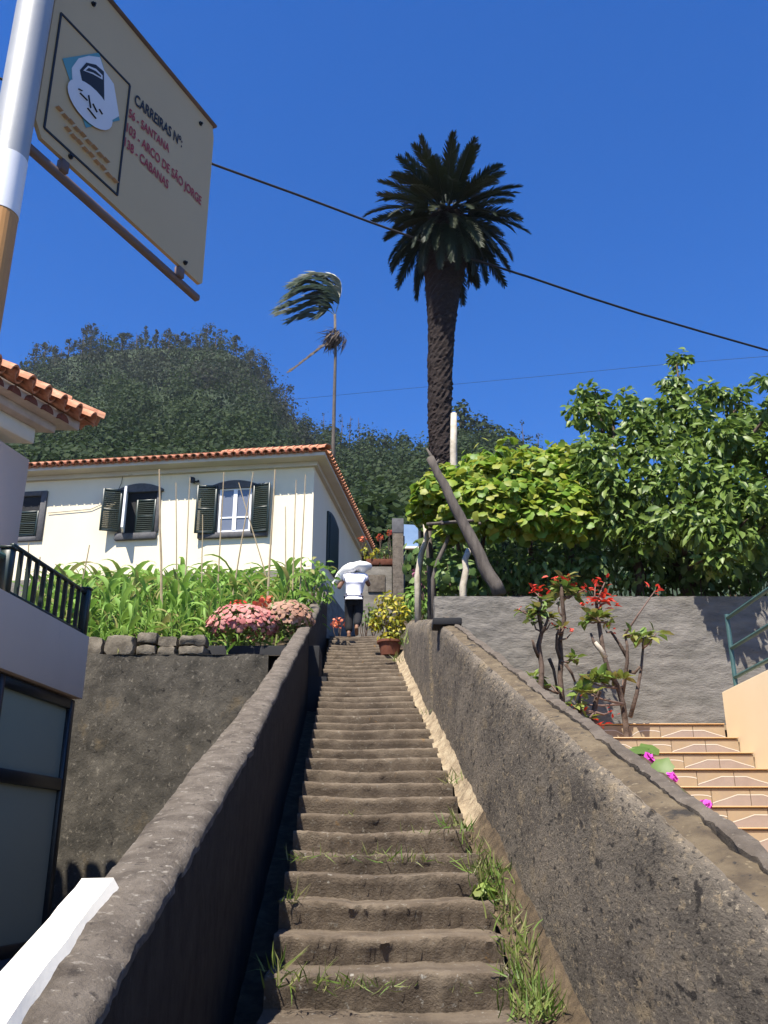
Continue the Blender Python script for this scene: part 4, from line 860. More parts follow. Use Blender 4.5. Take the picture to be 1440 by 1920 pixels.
for i in range(len(path) - 1):
    for k in range(sg_): fs.append((i * sg_ + k, i * sg_ + (k + 1) % sg_, (i + 1) * sg_ + (k + 1) % sg_, (i + 1) * sg_ + k))
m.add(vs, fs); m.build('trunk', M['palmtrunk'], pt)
cc = U(838, 396, PY)
fm = [frond_mesh(2.4, d_, w_, 66, 'l_palm', 10 + i) for i, (d_, w_) in enumerate([(.5, .46), (.75, .48), (.95, .47), (1.2, .46), (.35, .40)])]
nf = 0
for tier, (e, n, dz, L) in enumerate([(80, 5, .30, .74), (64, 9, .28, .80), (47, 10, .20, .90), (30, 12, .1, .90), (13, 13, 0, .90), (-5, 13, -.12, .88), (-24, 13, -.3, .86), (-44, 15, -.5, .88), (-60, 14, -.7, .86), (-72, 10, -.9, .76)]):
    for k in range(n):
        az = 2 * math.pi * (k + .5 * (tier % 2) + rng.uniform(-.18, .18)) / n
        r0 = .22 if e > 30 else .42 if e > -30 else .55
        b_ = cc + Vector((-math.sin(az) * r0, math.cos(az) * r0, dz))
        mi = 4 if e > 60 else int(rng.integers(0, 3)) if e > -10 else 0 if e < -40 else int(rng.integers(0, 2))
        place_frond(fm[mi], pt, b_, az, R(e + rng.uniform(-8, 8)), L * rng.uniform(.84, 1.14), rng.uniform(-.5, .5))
# ---- slender wind-blown palm
SY = 42.0; q0 = U(626, 905, SY); s_ = thing('slender_palm', 'slender palm with windswept crown and a dead frond clump behind the house roof', 'palm', q0)
m = MB(); tp_ = [(626, 905), (625, 830), (627, 740), (629, 660), (628, 590)]; m.tube([U(*q, SY) for q in tp_], [.115, .10, .085, .075, .07], 10); m.build('trunk', M['wood'], s_, smooth=True)
def curved_frond(path, width, nl, mat, seed, parent, name='frond'):
    r = np.random.default_rng(seed); pts = np.array([list(U(*p)) for p in path]); n = 12; k = len(pts) - 1
    def at(t):
        x = t * k; i = min(int(x), k - 1); f = x - i
        p0, p1, p2, p3 = pts[max(i - 1, 0)], pts[i], pts[i + 1], pts[min(i + 2, k)]
        return .5 * (2 * p1 + (p2 - p0) * f + (2 * p0 - 5 * p1 + 4 * p2 - p3) * f * f + (3 * p1 - p0 - 3 * p2 + p3) * f ** 3)
    V, Fc = [], []
    for i in range(n):
        a, b_ = at(i / n), at((i + 1) / n); w = .03; o_ = len(V); V += [a + [0, 0, w], a - [0, 0, w], b_ - [0, 0, w * .8], b_ + [0, 0, w * .8]]; Fc += [(o_, o_ + 1, o_ + 2), (o_, o_ + 2, o_ + 3)]
    wind = np.array([-1.0, .0, -.06])
    for i in range(nl):
        t = .18 + .82 * i / nl; a = at(t); d = at(min(1, t + .02)) - at(t - .02); d /= np.linalg.norm(d) + 1e-9
        for s in (-1, 1):
            dv = d * .75 + wind * .75 + np.array([r.uniform(-.2, .2), s * .5 + r.uniform(-.3, .3), s * .42 + r.uniform(-.35, .3)]); dv /= np.linalg.norm(dv); l = width * r.uniform(.7, 1.15); o_ = len(V)
            wv = np.cross(dv, [0, 1, 0]); wv = wv / (np.linalg.norm(wv) + 1e-9) * .035
            V += [a - wv, a + wv, a + dv * l * .6 + wv, a + dv * l * .6 - wv, a + dv * l + [0, 0, -.08 * l]]; Fc += [(o_, o_ + 1, o_ + 2), (o_, o_ + 2, o_ + 3), (o_ + 3, o_ + 2, o_ + 4)]
    V = np.array(V) - np.array(wloc(parent)); o = bpy.data.objects.new(name, np_mesh(name, V, np.array(Fc), M[mat], np.zeros(len(V)))); C.objects.link(o); o.parent = parent
paths = [((628, 592), (640, 545), (632, 520), (600, 512), (572, 520)), ((628, 592), (636, 556), (618, 530), (585, 520), (552, 535)), ((628, 592), (632, 560), (606, 540), (570, 545), (540, 560)), ((628, 592), (622, 562), (596, 555), (560, 565), (528, 578)),
         ((628, 592), (616, 572), (590, 568), (560, 578), (530, 586)), ((628, 592), (612, 580), (592, 580), (572, 588), (550, 600)), ((628, 592), (641, 560), (643, 535), (634, 517), (618, 520)), ((628, 592), (636, 562), (622, 545), (596, 535), (566, 542)),
         ((628, 592), (620, 575), (605, 590), (588, 590), (575, 592)), ((628, 592), (634, 550), (612, 520), (590, 514), (566, 528)), ((628, 592), (626, 556), (606, 548), (580, 556), (552, 570)), ((628, 592), (640, 572), (644, 550), (640, 530), (628, 522)),
         ((628, 592), (622, 558), (600, 532), (574, 530), (548, 550)), ((628, 592), (618, 570), (600, 560), (578, 572), (556, 582))]
for i, pth in enumerate(paths[:6] + paths[7:11] + paths[12:]):
    dy = rng.uniform(-.7, .7); curved_frond([(x, y, SY + dy * k / 4) for k, (x, y) in enumerate(pth)], .80, 52, 'l_palm2', 40 + i, s_)
cl = U(630, 632, SY); p, d = ball_pts(cl, .58, 260, .85, .3); Rm = frames(d + rng.normal(size=p.shape) * .6, np.tile([-.5, 0, -1], (260, 1)))
o = bpy.data.objects.new('dead_frond_clump', cloud_mesh('dead_frond_clump', 'blade', p, Rm, rng.uniform(.35, .7, 260) * 1.3, M['l_dry'], off=wloc(s_))); C.objects.link(o); o.parent = s_; o['kind'] = 'stuff'
curved_frond([(615, 640, SY - .2), (600, 654, SY - .3), (575, 673, SY - .3), (545, 696, SY - .3)], .30, 34, 'l_dry', 77, s_, 'dead_frond')

# ================================================================ MAIZE
def corn_leaf_mesh(L, arch, w, seed):
    r = np.random.default_rng(seed); n = 8; V, Fc = [], []; p = np.zeros(3); a = R(66)
    for i in range(n + 1):
        t = i / n; ww = w * (.45 + 1.3 * t * (1 - t) * 2) * (1 - t ** 4) + .002; tw = .5 * math.sin(t * 3 + seed)
        V += [p + np.array([-ww, 0, .25 * ww + tw * ww]), p + np.array([0, 0, -.12 * ww]), p + np.array([ww, 0, .25 * ww - tw * ww])]
        a -= arch / n * (.6 + .8 * t); p = p + np.array([.012 * math.sin(seed + t * 5), math.cos(a) * L / n, math.sin(a) * L / n])
    for i in range(n):
        b_ = i * 3
        for k in (0, 1): Fc += [(b_ + k, b_ + k + 1, b_ + k + 4), (b_ + k, b_ + k + 4, b_ + k + 3)]
    return np.array(V), np.array(Fc)
cl_ = [corn_leaf_mesh(*q) for q in [(.62, 2.0, .036, 1), (.72, 2.3, .042, 2), (.55, 1.5, .034, 3), (.78, 2.6, .040, 4), (.48, 1.1, .030, 5)]]
cmesh = [np_mesh('leaf', v, f, M['l_corn'], np.zeros(len(v)), True) for v, f in cl_]
stm = MB(); stm.tube([(0, 0, 0), (.01, 0, .3), (0, .01, .62), (.01, 0, .86)], [.018, .016, .012, .005], 6); stalk_me = stm.mesh('stalk', M['l_corn'])
def corn_proto(i):
    r = np.random.default_rng(100 + i); t = thing('maize_plant', 'green maize plant with long arching leaves among the rows on the terrace', 'plant', (0, 0, 0), 'maize plants on the terrace')
    s = bpy.data.objects.new('stalk', stalk_me); C.objects.link(s); s.parent = t
    az = r.uniform(0, 6)
    for k in range(9):
        o = bpy.data.objects.new('leaf', cmesh[int(r.integers(0, 5))] if k < 7 else cmesh[4]); C.objects.link(o); o.parent = t; az += math.pi + r.uniform(-.5, .5)
        o.matrix_basis = Matrix.Translation((0, 0, .10 + .085 * k)) @ Matrix.Rotation(az, 4, 'Z') @ Matrix.Rotation(R(-12 + 5 * k + r.uniform(-8, 8)), 4, 'X') @ Matrix.Scale(r.uniform(.8, 1.1) * (1 - .025 * k), 4)
    return t
def corn_joined(i):
    r = np.random.default_rng(200 + i); V, Fc, Tn = [], [], []; nv = 0; az = r.uniform(0, 6)
    for k in range(9):
        v, f = cl_[int(r.integers(0, 5))]; az += math.pi + r.uniform(-.5, .5)
        Mx = np.array((Matrix.Translation((0, 0, .10 + .085 * k)) @ Matrix.Rotation(az, 4, 'Z') @ Matrix.Rotation(R(-12 + 5 * k + r.uniform(-8, 8)), 4, 'X') @ Matrix.Scale(r.uniform(.8, 1.1), 4)))
        V.append(v @ Mx[:3, :3].T + Mx[:3, 3]); Fc.append(f + nv); nv += len(v); Tn.append(np.full(len(v), r.random() * .5))
    return np_mesh('maize_plant', np.concatenate(V), np.concatenate(Fc), M['l_corn'], np.concatenate(Tn), True)
protos = [corn_proto(i) for i in range(3)]; far = [corn_joined(i) for i in range(5)]
used = [False] * 3
def put_corn(i, x, Y, rz, s):
    loc = Vector((x, Y, zl(x, Y) - .03))
    if not used[i]: t = protos[i]; used[i] = True
    else:
        t = protos[i].copy(); C.objects.link(t)
        for ch in protos[i].children: c = ch.copy(); C.objects.link(c); c.parent = t
    t.location = loc; t.rotation_euler = (rng.uniform(-.22, .22), rng.uniform(-.22, .22), rz); t.scale = (s, s, s)
Y = 12.5; row = 0
while Y < 21.2:
    x = SX(-.72, Y) - (.75 if Y < 14.2 else .25) - (row % 2) * .15
    xm = -.345 * Y - .5
    while x > xm:
        xx, yy = x + rng.uniform(-.12, .12), Y + rng.uniform(-.14, .14)
        s = rng.uniform(.7, 1.25) * (.85 if Y < 13 else 1.0)
        if Y < 14.9: put_corn(int(rng.integers(0, 3)), xx, yy, rng.uniform(0, 6.28), s)
        else:
            o = bpy.data.objects.new('maize_plant', far[int(rng.integers(0, 5))]); C.objects.link(o); o.location = (xx, yy, zl(xx, yy) - .03); o.rotation_euler = (rng.uniform(-.1, .1), rng.uniform(-.1, .1), rng.uniform(0, 6.28)); o.scale = (s, s, s)
            tag(o, 'green maize plant with long arching leaves among the rows on the terrace', 'plant', 'maize plants on the terrace')
        x -= .30
    Y += .40; row += 1
# a bushier plant at the right end of the maize
def bush(name, label, cat, base, c, r, n, size, mat, kind='broad', sq=.8, n_single=0, group=None, stems=5, tip=(0, 0, -.6)):
    t = thing(name, label, cat, base, group); m = MB(); base = Vector(base)
    for k in range(stems):
        e = Vector(c) + Vector((rng.uniform(-.6, .6) * r, rng.uniform(-.6, .6) * r, rng.uniform(-.2, .6) * r * sq)); m.tube([base + Vector((rng.uniform(-.04, .04), rng.uniform(-.04, .04), 0)), base.lerp(e, .5) + Vector((rng.uniform(-.05, .05), 0, .03)), e], [.014, .010, .005], 5)
    m.build('stems', M['bark'], t)
    p, d = ball_pts(c, r, n, sq, .35); leaf_cloud(t, kind, p, d + rng.normal(size=p.shape) * .5 + np.array([0, 0, .35]), d + np.array(tip) + rng.normal(size=p.shape) * .3, rng.uniform(.7, 1.25, n) * size, M[mat], n_single); return t
b0 = U(592, 1090, 16.5); bush('leafy_bush', 'bright leafy bush between the maize and the grey plinth corner', 'bush', (b0.x, 16.5, zl(b0.x, 16.5)), b0, .42, 150, .15, 'l_corn', 'broad', 1.1, 90)
# bamboo canes among the maize
canes = [((298, 880), (304, 1155), 13.6), ((330, 905), (331, 1050), 16), ((356, 895), (350, 1030), 16.5), ((420, 885), (411, 1060), 15.5), ((475, 885), (446, 1060), 15.2), ((516, 880), (505, 1065), 15.0), ((555, 900), (550, 1060), 16.2), ((573, 890), (565, 1062), 15.6), ((447, 905), (486, 1037), 16.5), ((535, 950), (536, 1060), 17), ((380, 965), (379, 1040), 17), ((54, 1018), (52, 1070), 15), ((168, 1022), (160, 1062), 15), ((75, 1044), (73, 1075), 14), ((640, 1090), (600, 1110), 16)][:14]
cl2 = ['tallest dry cane, standing in front of the middle window', 'thin cane just right of the middle window', 'thin cane under the floodlight', 'cane against the left shutter of the right window', 'cane leaning across the right window from the left', 'thick cane past the right shutter of the right window', 'pale cane on the sunlit wall near the house corner', 'brown cane closest to the house corner', 'cane leaning the other way across the right window', 'short thin cane between the two canes near the house corner', 'short cane below the left shutter of the right window', 'short cane under the grey-framed left window', 'short slanting cane between the left and middle windows', 'thin cane tip beside the balcony post']
for (a, b_, Y), lb in zip(canes, cl2):
    A, B = U(*a, Y), U(*b_, Y); d = (B - A).normalized(); g_ = B; 
    while g_.z > zl(g_.x, Y) - .05: g_ = g_ + d * .05
    m = MB(); k = 6; m.tube([g_.lerp(A, i / k) + Vector((.012 * nz(i * 1.3, Y, 0), 0, 0)) for i in range(k + 1)], [lerp(.017, .009, i / k) * (1.4 if 'thick' in lb or 'tallest' in lb else 1) for i in range(k + 1)], 6)
    o = m.build('garden_cane', M['bamboo']); tag(o, lb, 'cane', 'canes in the maize')

# ================================================================ VINE PERGOLA
vt = thing('grape_vine', 'bright green grape vine sprawling over a low pergola above the grey wall', 'vine', (1.7, 12.2, 4.4))
N = 4600; P, Dn = [], []
cl3 = []
def pxw(px, py, Y): return U(px, py, Y)
vp = [(812, 925, 12.0, .30), (800, 960, 12.2, .26), (835, 905, 12.4, .34), (870, 915, 12, .36), (905, 900, 12.4, .40), (900, 940, 11.7, .38), (940, 905, 12.3, .40), (985, 890, 12.5, .42), (960, 940, 11.6, .40), (1020, 895, 12.4, .42), (1015, 940, 11.6, .40), (1060, 905, 12.4, .42), (1065, 950, 11.6, .40), (1090, 930, 12, .4), (1040, 970, 11.5, .34), (925, 975, 11.6, .32), (870, 955, 11.7, .30), (990, 975, 11.5, .33), (850, 985, 11.9, .25), (1075, 985, 11.4, .3), (950, 870, 13.4, .3), (1000, 868, 13.4, .32), (1060, 865, 13.2, .34), (900, 880, 13.6, .3)]
for (px, py, Y, r) in vp:
    n = int(250 * (r / .36) ** 2); p, d = ball_pts(U(px, py, Y), r, n, .78, .45); P.append(p); Dn.append(d)
# loose shoots above the canopy
for (px, py, Y) in [(905, 845, 12.6), (925, 868, 12.6), (945, 835, 12.8), (970, 858, 12.8), (1000, 850, 12.6), (880, 862, 12.5), (1040, 840, 12.7), (858, 890, 12.3), (795, 935, 12.1), (1075, 845, 12.6)]:
    p, d = ball_pts(U(px, py, Y), .16, 10, 1.3, .2); P.append(p); Dn.append(d)
P = np.concatenate(P); Dn = np.concatenate(Dn); n = len(P)
leaf_cloud(vt, 'vine', P, Dn * .8 + rng.normal(size=P.shape) * .6 + np.array([0, -.15, .75]), Dn * .5 + np.array([0, -.5, -.5]) + rng.normal(size=P.shape) * .4, rng.uniform(.09, .17, n), M['l_vine'], 290)
m = MB()
for (a, b_) in [((905, 1090), (915, 960)), ((1000, 1095), (985, 950)), ((1060, 1090), (1075, 960)), ((870, 1085), (850, 985))]:
    A, B = U(*a, 12.2), U(*b_, 12.2); mid = A.lerp(B, .5) + Vector((rng.uniform(-.08, .08), 0, 0)); m.tube([Vector((A.x, 12.2, zr(A.x, 12.2) - .1)), A, mid, B], [.045, .04, .032, .025], 7, wob=.3); m.build('vine_stem', M['bark'], vt, smooth=True); m = MB()
m = MB()
for z_, y1, y2 in ((975, 11.4, 11.4), (985, 12.4, 12.4)):
    m.tube([U(800, z_ + 8, y1), U(900, z_, y1), U(1000, z_ - 6, y1), U(1110, z_ - 2, y2)], .022, 6); m.build('pergola_pole', M['wood'], vt, smooth=True); m = MB()
for px in (830, 900, 970, 1040, 1100): m.tube([U(px, 982, 11.3), U(px - 10, 962, 14)], .02, 6); m.build('pergola_pole', M['wood'], vt, smooth=True); m = MB()
# props
A, B = U(937, 1116, 11.0), U(806, 858, 11.0)
pr_ = thing('leaning_post', 'thick grey wooden post leaning left, its foot on the rough-cast wall', 'post', A)
m = MB(); k = 14; m.tube([A.lerp(B, i / k) + Vector((.03 * nz(i * .6, 1, 0), 0, .03 * nz(i * .5, 4, 0))) for i in range(k + 1)], [lerp(.085, .05, i / k) for i in range(k + 1)], 10, wob=.25); m.build('post_body', M['wood'], pr_, smooth=True)
m = MB(); c_ = A.lerp(B, .93); m.tube([c_ + Vector((0, 0, -.04)), c_ + Vector((-.03, -.02, .12)), c_ + Vector((-.10, -.04, .24))], [.03, .022, .012], 6); m.tube([c_, c_ + Vector((.06, -.02, .09))], [.03, .015], 6); m.build('fork', M['wood'], pr_, smooth=True)
def stick(pts, Y, r, mat, lab, cat='stake', name='wooden_stake'):
    q = [U(*p, Y) for p in pts]; zb = zr(q[0].x, Y) - .05; 
    if q[0].z > zb: q = [Vector((q[0].x, Y, zb))] + q
    m = MB(); m.tube(q, [lerp(r, r * .7, i / (len(q) - 1)) for i in range(len(q))], 8, wob=.3); o = m.build(name, M[mat], smooth=True); tag(o, lab, cat)
stick([(868, 1100), (874, 1068), (872, 1050), (880, 1030)], 11.3, .05, 'palewood', 'short peeled white stake just left of the leaning post')
stick([(812, 1085), (822, 1050), (838, 1015), (846, 970)], 11.8, .035, 'wood', 'crooked grey branch prop standing left of the leaning post')
stick([(783, 1080), (789, 1040), (800, 1010), (797, 980)], 12.6, .05, 'palewood', 'pale stump-like post with a knotted top beside the blue panel')
stick([(808, 1090), (806, 1040), (803, 985)], 12.8, .06, 'wood', 'straight weathered post behind the crooked branch')
stick([(851, 900), (850, 840), (851, 775)], 15.5, .075, 'palewood', 'tall pale bare pole rising beside the date palm trunk', 'pole', 'garden_pole')

# ================================================================ THE GLOSSY TREE (right)
tt = thing('glossy_leaved_tree', 'broad tree with big glossy leaves filling the right side above the wall', 'tree', (4.1, 11.6, 4.25))
cls = [(1118, 745, 12.2, .24), (1105, 785, 12, .32), (1150, 790, 12.2, .30), (1185, 770, 12.4, .28), (1120, 840, 11.6, .40), (1180, 835, 11.8, .38), (1215, 800, 12, .30), (1272, 675, 12.4, .17), (1272, 712, 12.2, .26), (1258, 755, 12, .34), (1290, 790, 11.8, .36), (1240, 815, 11.6, .38), (1325, 745, 12.2, .27), (1335, 795, 11.8, .33), (1385, 755, 12.2, .27), (1398, 800, 12, .32), (1425, 840, 11.6, .36), (1300, 850, 11.2, .42), (1360, 860, 11, .42), (1230, 880, 11, .42), (1160, 890, 11.2, .42), (1110, 900, 11.6, .36), (1290, 920, 10.7, .42), (1350, 930, 10.5, .42), (1415, 915, 10.6, .44), (1220, 940, 10.9, .4), (1150, 950, 11.2, .4), (1440, 715, 10.6, .16), (1452, 760, 10.8, .2), (1460, 830, 11, .4), (1500, 780, 11.4, .5), (1500, 900, 11, .5), (1550, 840, 11.4, .5), (1320, 985, 10.3, .36), (1390, 985, 10.2, .38), (1250, 1000, 10.8, .34), (1450, 980, 10.2, .4), (1180, 1005, 11.3, .3), (1345, 1035, 10.2, .26), (1280, 960, 10.4, .34)]
P, Dn = [], []
for (px, py, Y, r) in cls:
    for _ in range(3):      # broken into sprays
        c = U(px, py, Y) + Vector(rng.normal(size=3) * r * .34); n = int(70 * (r / .36) ** 2) + 6; p, d = ball_pts(c, r * .64, n, .95, .3); P.append(p); Dn.append(d)
P = np.concatenate(P); Dn = np.concatenate(Dn); n = len(P)
leaf_cloud(tt, 'broad', P, Dn * .55 + rng.normal(size=P.shape) * .5 + np.array([0, -.1, .6]), Dn * .7 + np.array([0, -.1, -.55]) + rng.normal(size=P.shape) * .4, rng.uniform(.09, .19, n), M['l_tree'], 290)
m = MB(); fk = [Vector((4.05, 11.7, 4.1)), Vector((3.9, 11.6, 5.0)), Vector((4.0, 11.6, 5.7))]; m.tube(fk, [.13, .11, .09], 9, wob=.2)
m.tube([Vector((3.3, 11.8, 4.1)), Vector((3.35, 11.7, 5.0)), Vector((3.2, 11.7, 5.9))], [.08, .07, .05], 8, wob=.2)
m.build('trunk', M['bark'], tt, smooth=True)
m = MB()
for (px, py, Y, r) in cls[::2]:
    e = U(px, py, Y); b_ = fk[2] if e.x > 3.5 else Vector((3.2, 11.7, 5.8)); 
    if e.z < 5.9: b_ = fk[1]
    mid = b_.lerp(e, .5) + Vector((rng.uniform(-.1, .1), rng.uniform(-.1, .1), rng.uniform(-.02, .15))); m.tube([b_, mid, e, e + (e - mid) * .25], [.045, .030, .016, .006], 6)
m.build('branches', M['bark'], tt, smooth=True)
# undergrowth between wall and pergola: separate bushes in the shade
ub = [(860, 1085, 12.0), (900, 1075, 12.4), (940, 1080, 12.6), (985, 1070, 12.2), (1030, 1075, 12.0), (1080, 1060, 12.0), (1120, 1075, 11.8), (1170, 1055, 12), (1215, 1075, 11.6), (1260, 1050, 11.8), (1310, 1075, 11.5), (1360, 1060, 11.6), (1410, 1075, 11.4), (1450, 1040, 11.6), (960, 1020, 13.6), (1040, 1020, 13.6), (1110, 1010, 13.4), (1200, 1000, 13.2), (1300, 990, 13.2), (1400, 1000, 13), (890, 1010, 13.8), (830, 1050, 13.2)]
ul = 'dark leafy shrub in the shade between the grey wall and the vine'
for (px, py, Y) in ub:
    c = U(px, py, Y); bush('undergrowth_shrub', ul, 'shrub', (c.x, Y, zr(c.x, Y) - .02), c, .42 if Y < 13 else .62, 190, .13, 'l_under', 'broad' if rng.random() < .6 else 'vine', .85, 0, 'shrubs in the shade of the vine', 4)
# ================================================================ POINSETTIAS AND SMALL FLOWERS (right bed)
def PT(px, py, Y=9.8): return U(px, py, Y)
def poinsettia(label, stems, tufts, reds, Y, grp='poinsettia shrubs by the grey wall'):
    b0 = U(*stems[0][0], Y); t = thing('poinsettia_shrub', label, 'shrub', (b0.x, Y, b0.z - .4), grp)
    for k, st_ in enumerate(stems):
        q = [U(*p, Y + .06 * math.sin(k * 2.1 + i)) for i, p in enumerate(st_)]
        r0 = .034 if k == 0 else .021
        m = MB()
        if k == 0: q = [q[0] + Vector((.02, 0, -.6))] + q
        m.tube(q, [lerp(r0, r0 * .55, i / (len(q) - 1)) for i in range(len(q))], 8, wob=.35); m.build('stem', M['bark'], t, smooth=True)
    allq = [U(*p, Y) for st_ in stems for p in st_[1:]]
    for j_, (px, py, r, n) in enumerate(tufts + reds):      # thin twigs out to every tuft
        c = U(px, py, Y); b_ = min(allq, key=lambda q: (q - c).length + (.25 if q.z > c.z else 0)); 
        if (b_ - c).length > .05:
            m = MB(); mid = b_.lerp(c, .5) + Vector((rng.uniform(-.03, .03), rng.uniform(-.04, .04), -.02)); m.tube([b_, mid, c], [.013, .010, .006], 6, wob=.2); m.build('twig', M['twig'], t, smooth=True)
    P, D, S = [], [], []
    for (px, py, r, n) in tufts:
        n = int(n * 1.6)
        c = U(px, py, Y); az = rng.uniform(0, 6.28, n); el = rng.uniform(-.2, .7, n)
        d = np.stack([np.cos(az) * np.cos(el), np.sin(az) * np.cos(el), np.sin(el)], 1); P.append(np.array(c)[None] + d * .03); D.append(d); S.append(rng.uniform(.75, 1.2, n) * r)
    P, D, S = np.concatenate(P), np.concatenate(D), np.concatenate(S); nn = np.stack([-D[:, 0] * D[:, 2], -D[:, 1] * D[:, 2], 1 - D[:, 2] ** 2], 1) + rng.normal(size=P.shape) * .3
    leaf_cloud(t, 'broad', P, nn, D, S, M['l_under2'], len(P))
    P, D, S = [], [], []
    for (px, py, r, n) in reds:
        c = U(px, py, Y); az = rng.uniform(0, 6.28, n); el = rng.uniform(-.1, .8, n)
        d = np.stack([np.cos(az) * np.cos(el), np.sin(az) * np.cos(el), np.sin(el)], 1); P.append(np.array(c)[None] + d * .01); D.append(d); S.append(rng.uniform(.6, 1.15, n) * r * .82)
    P, D, S = np.concatenate(P), np.concatenate(D), np.concatenate(S)
    P = P + rng.normal(size=P.shape) * .035
    leaf_cloud(t, 'broad', P, np.stack([-D[:, 0] * D[:, 2], -D[:, 1] * D[:, 2], 1 - D[:, 2] ** 2], 1) + rng.normal(size=P.shape) * .35, D, S, M['l_red'], len(P), 'bract')
M['l_under2'] = leafmat('poinsettia_leaf', [(.09, .16, .03), (.14, .22, .04), (.20, .26, .05), (.26, .22, .07), (.11, .18, .04)], .5, .3)
poinsettia('bare-stemmed poinsettia with one knobbly trunk, leftmost by the grey wall',
    [[(1014, 1290), (1016, 1250), (1010, 1210), (1016, 1185), (1010, 1150), (1014, 1120)], [(1010, 1232), (1002, 1215), (998, 1200)], [(1018, 1185), (1026, 1165), (1030, 1150)]],
    [(1012, 1148, .15, 14), (1000, 1165, .12, 8), (1024, 1160, .12, 9), (1014, 1128, .12, 8), (980, 1145, .10, 4)], [(1010, 1112, .10, 12), (1003, 1110, .09, 8), (972, 1143, .07, 4), (1032, 1168, .06, 3)], 9.75)
poinsettia('tallest poinsettia with crowded knotty stems and red bracts near the wall top',
    [[(1050, 1268), (1052, 1240), (1050, 1200), (1058, 1160), (1054, 1120), (1052, 1095)], [(1052, 1240), (1044, 1215), (1044, 1190), (1050, 1175)], [(1060, 1245), (1072, 1262), (1078, 1278)], [(1030, 1235), (1038, 1255), (1046, 1300)]],
    [(1056, 1108, .16, 14), (1072, 1118, .14, 9), (1046, 1128, .12, 7), (1056, 1178, .10, 6), (1078, 1236, .12, 9), (1060, 1085, .12, 8), (1000, 1272, .14, 6), (1034, 1285, .2, 4)], [(1042, 1095, .10, 12), (1066, 1094, .10, 10), (1056, 1182, .08, 6), (1072, 1186, .07, 5), (1098, 1105, .10, 10)], 9.9)
poinsettia('forked poinsettia with a pale broken branch, rooted by the tiled steps',
    [[(1176, 1400), (1174, 1360), (1168, 1320), (1160, 1290), (1140, 1255), (1132, 1225), (1128, 1200), (1122, 1165), (1118, 1130)], [(1166, 1310), (1172, 1270), (1176, 1240), (1176, 1210), (1172, 1190)], [(1182, 1345), (1194, 1300), (1202, 1255), (1206, 1215)], [(1176, 1232), (1160, 1205), (1146, 1185)], [(1176, 1258), (1190, 1262), (1200, 1250)], [(1132, 1228), (1114, 1205), (1108, 1188)]],
    [(1120, 1160, .16, 12), (1140, 1164, .12, 5), (1098, 1165, .12, 5), (1208, 1195, .17, 12), (1230, 1188, .15, 5), (1186, 1190, .13, 6), (1168, 1275, .12, 7), (1150, 1278, .12, 6), (1108, 1280, .16, 10), (1090, 1296, .14, 9), (1120, 1272, .14, 8), (1080, 1320, .12, 6)], [(1128, 1125, .15, 14), (1145, 1126, .14, 10), (1110, 1128, .10, 8), (1116, 1100, .09, 7), (1134, 1092, .08, 6), (1136, 1182, .08, 4), (1096, 1135, .08, 6), (1228, 1108, .09, 7)], 9.45)
poinsettia('small low poinsettia with two thin stems between the forked one and the parapet',
    [[(1112, 1370), (1114, 1335), (1118, 1310), (1124, 1295)], [(1086, 1340), (1086, 1320), (1088, 1306)]],
    [(1086, 1302, .13, 7), (1112, 1300, .1, 5), (1076, 1325, .10, 6), (1100, 1348, .10, 4)], [(1088, 1332, .08, 7), (1124, 1358, .10, 9), (1143, 1336, .06, 5)], 8.9)
# pale peeled branch on the forked shrub is its own bare stick
m = MB(); m.tube([U(1136, 1234, 9.40), U(1124, 1215, 9.38), U(1116, 1204, 9.38)], [.03, .026, .018], 8); o = m.build('broken_branch', M['palewood'], smooth=True); tag(o, 'pale peeled broken branch lodged in the forked poinsettia', 'branch')
# magenta flowers with round leaves over the coping
def flower(px, py, Y, r, lab, leaves):
    c = U(px, py, Y); t = thing('magenta_flower', lab, 'flower', (c.x, c.y, c.z - .25), 'magenta flowers over the coping'); m = MB(); m.tube([c + Vector((.02, .05, -.3)), c + Vector((.0, .02, -.1)), c], [.01, .008, .006], 6); m.build('stem', M['l_under2'], t)
    p, d = ball_pts(c, r * .5, 26, .9, .3); leaf_cloud(t, 'vine', p, d, rng.normal(size=p.shape), np.full(26, r * .9), M['l_mag'], 26, 'petal')
    if leaves:
        q = np.array([U(*l, Y + .06) for l in leaves]); k = len(q)
        leaf_cloud(t, 'vine', q, np.tile([.1, -.7, .7], (k, 1)) + rng.normal(size=(k, 3)) * .25, rng.normal(size=(k, 3)), np.full(k, .19), M['l_under'], k)
flower(1214, 1426, 7.75, .10, 'magenta flower under a big round dark leaf, uppermost on the coping', [(1200, 1412), (1222, 1412), (1230, 1425), (1212, 1405)])
flower(1258, 1460, 7.2, .075, 'small magenta flower, middle of the three along the coping', [(1236, 1448)])
flower(1322, 1512, 6.5, .07, 'magenta flower lowest along the coping', [])

# ================================================================ PINK FLOWER BUSHES over the trough
def flowerbush(label, c, rx, rz, n, mats, nb, cat='bush'):
    t = thing('flowering_bush', label, cat, (c.x, c.y, c.z - rz), 'pink flower bushes on the trough')
    p, d = ball_pts((0, 0, 0), 1, 420, 1, .5); p = p * np.array([rx, .34, rz]) + np.array(c); leaf_cloud(t, 'broad', p, d + rng.normal(size=p.shape) * .5, d + rng.normal(size=p.shape) * .4, rng.uniform(.05, .1, 420), M['l_under'], 0)
    p, d = ball_pts((0, 0, 0), 1, n, 1, .93); k = d[:, 2] > -.55; p, d = p[k], d[k]; p = p * np.array([rx, .38, rz]) + np.array(c)
    leaf_cloud(t, 'vine', p, d + np.array([0, -.2, .4]) + rng.normal(size=p.shape) * .25, rng.normal(size=p.shape), rng.uniform(.045, .10, len(p)), M[mats], nb, 'bloom', 'blooms')
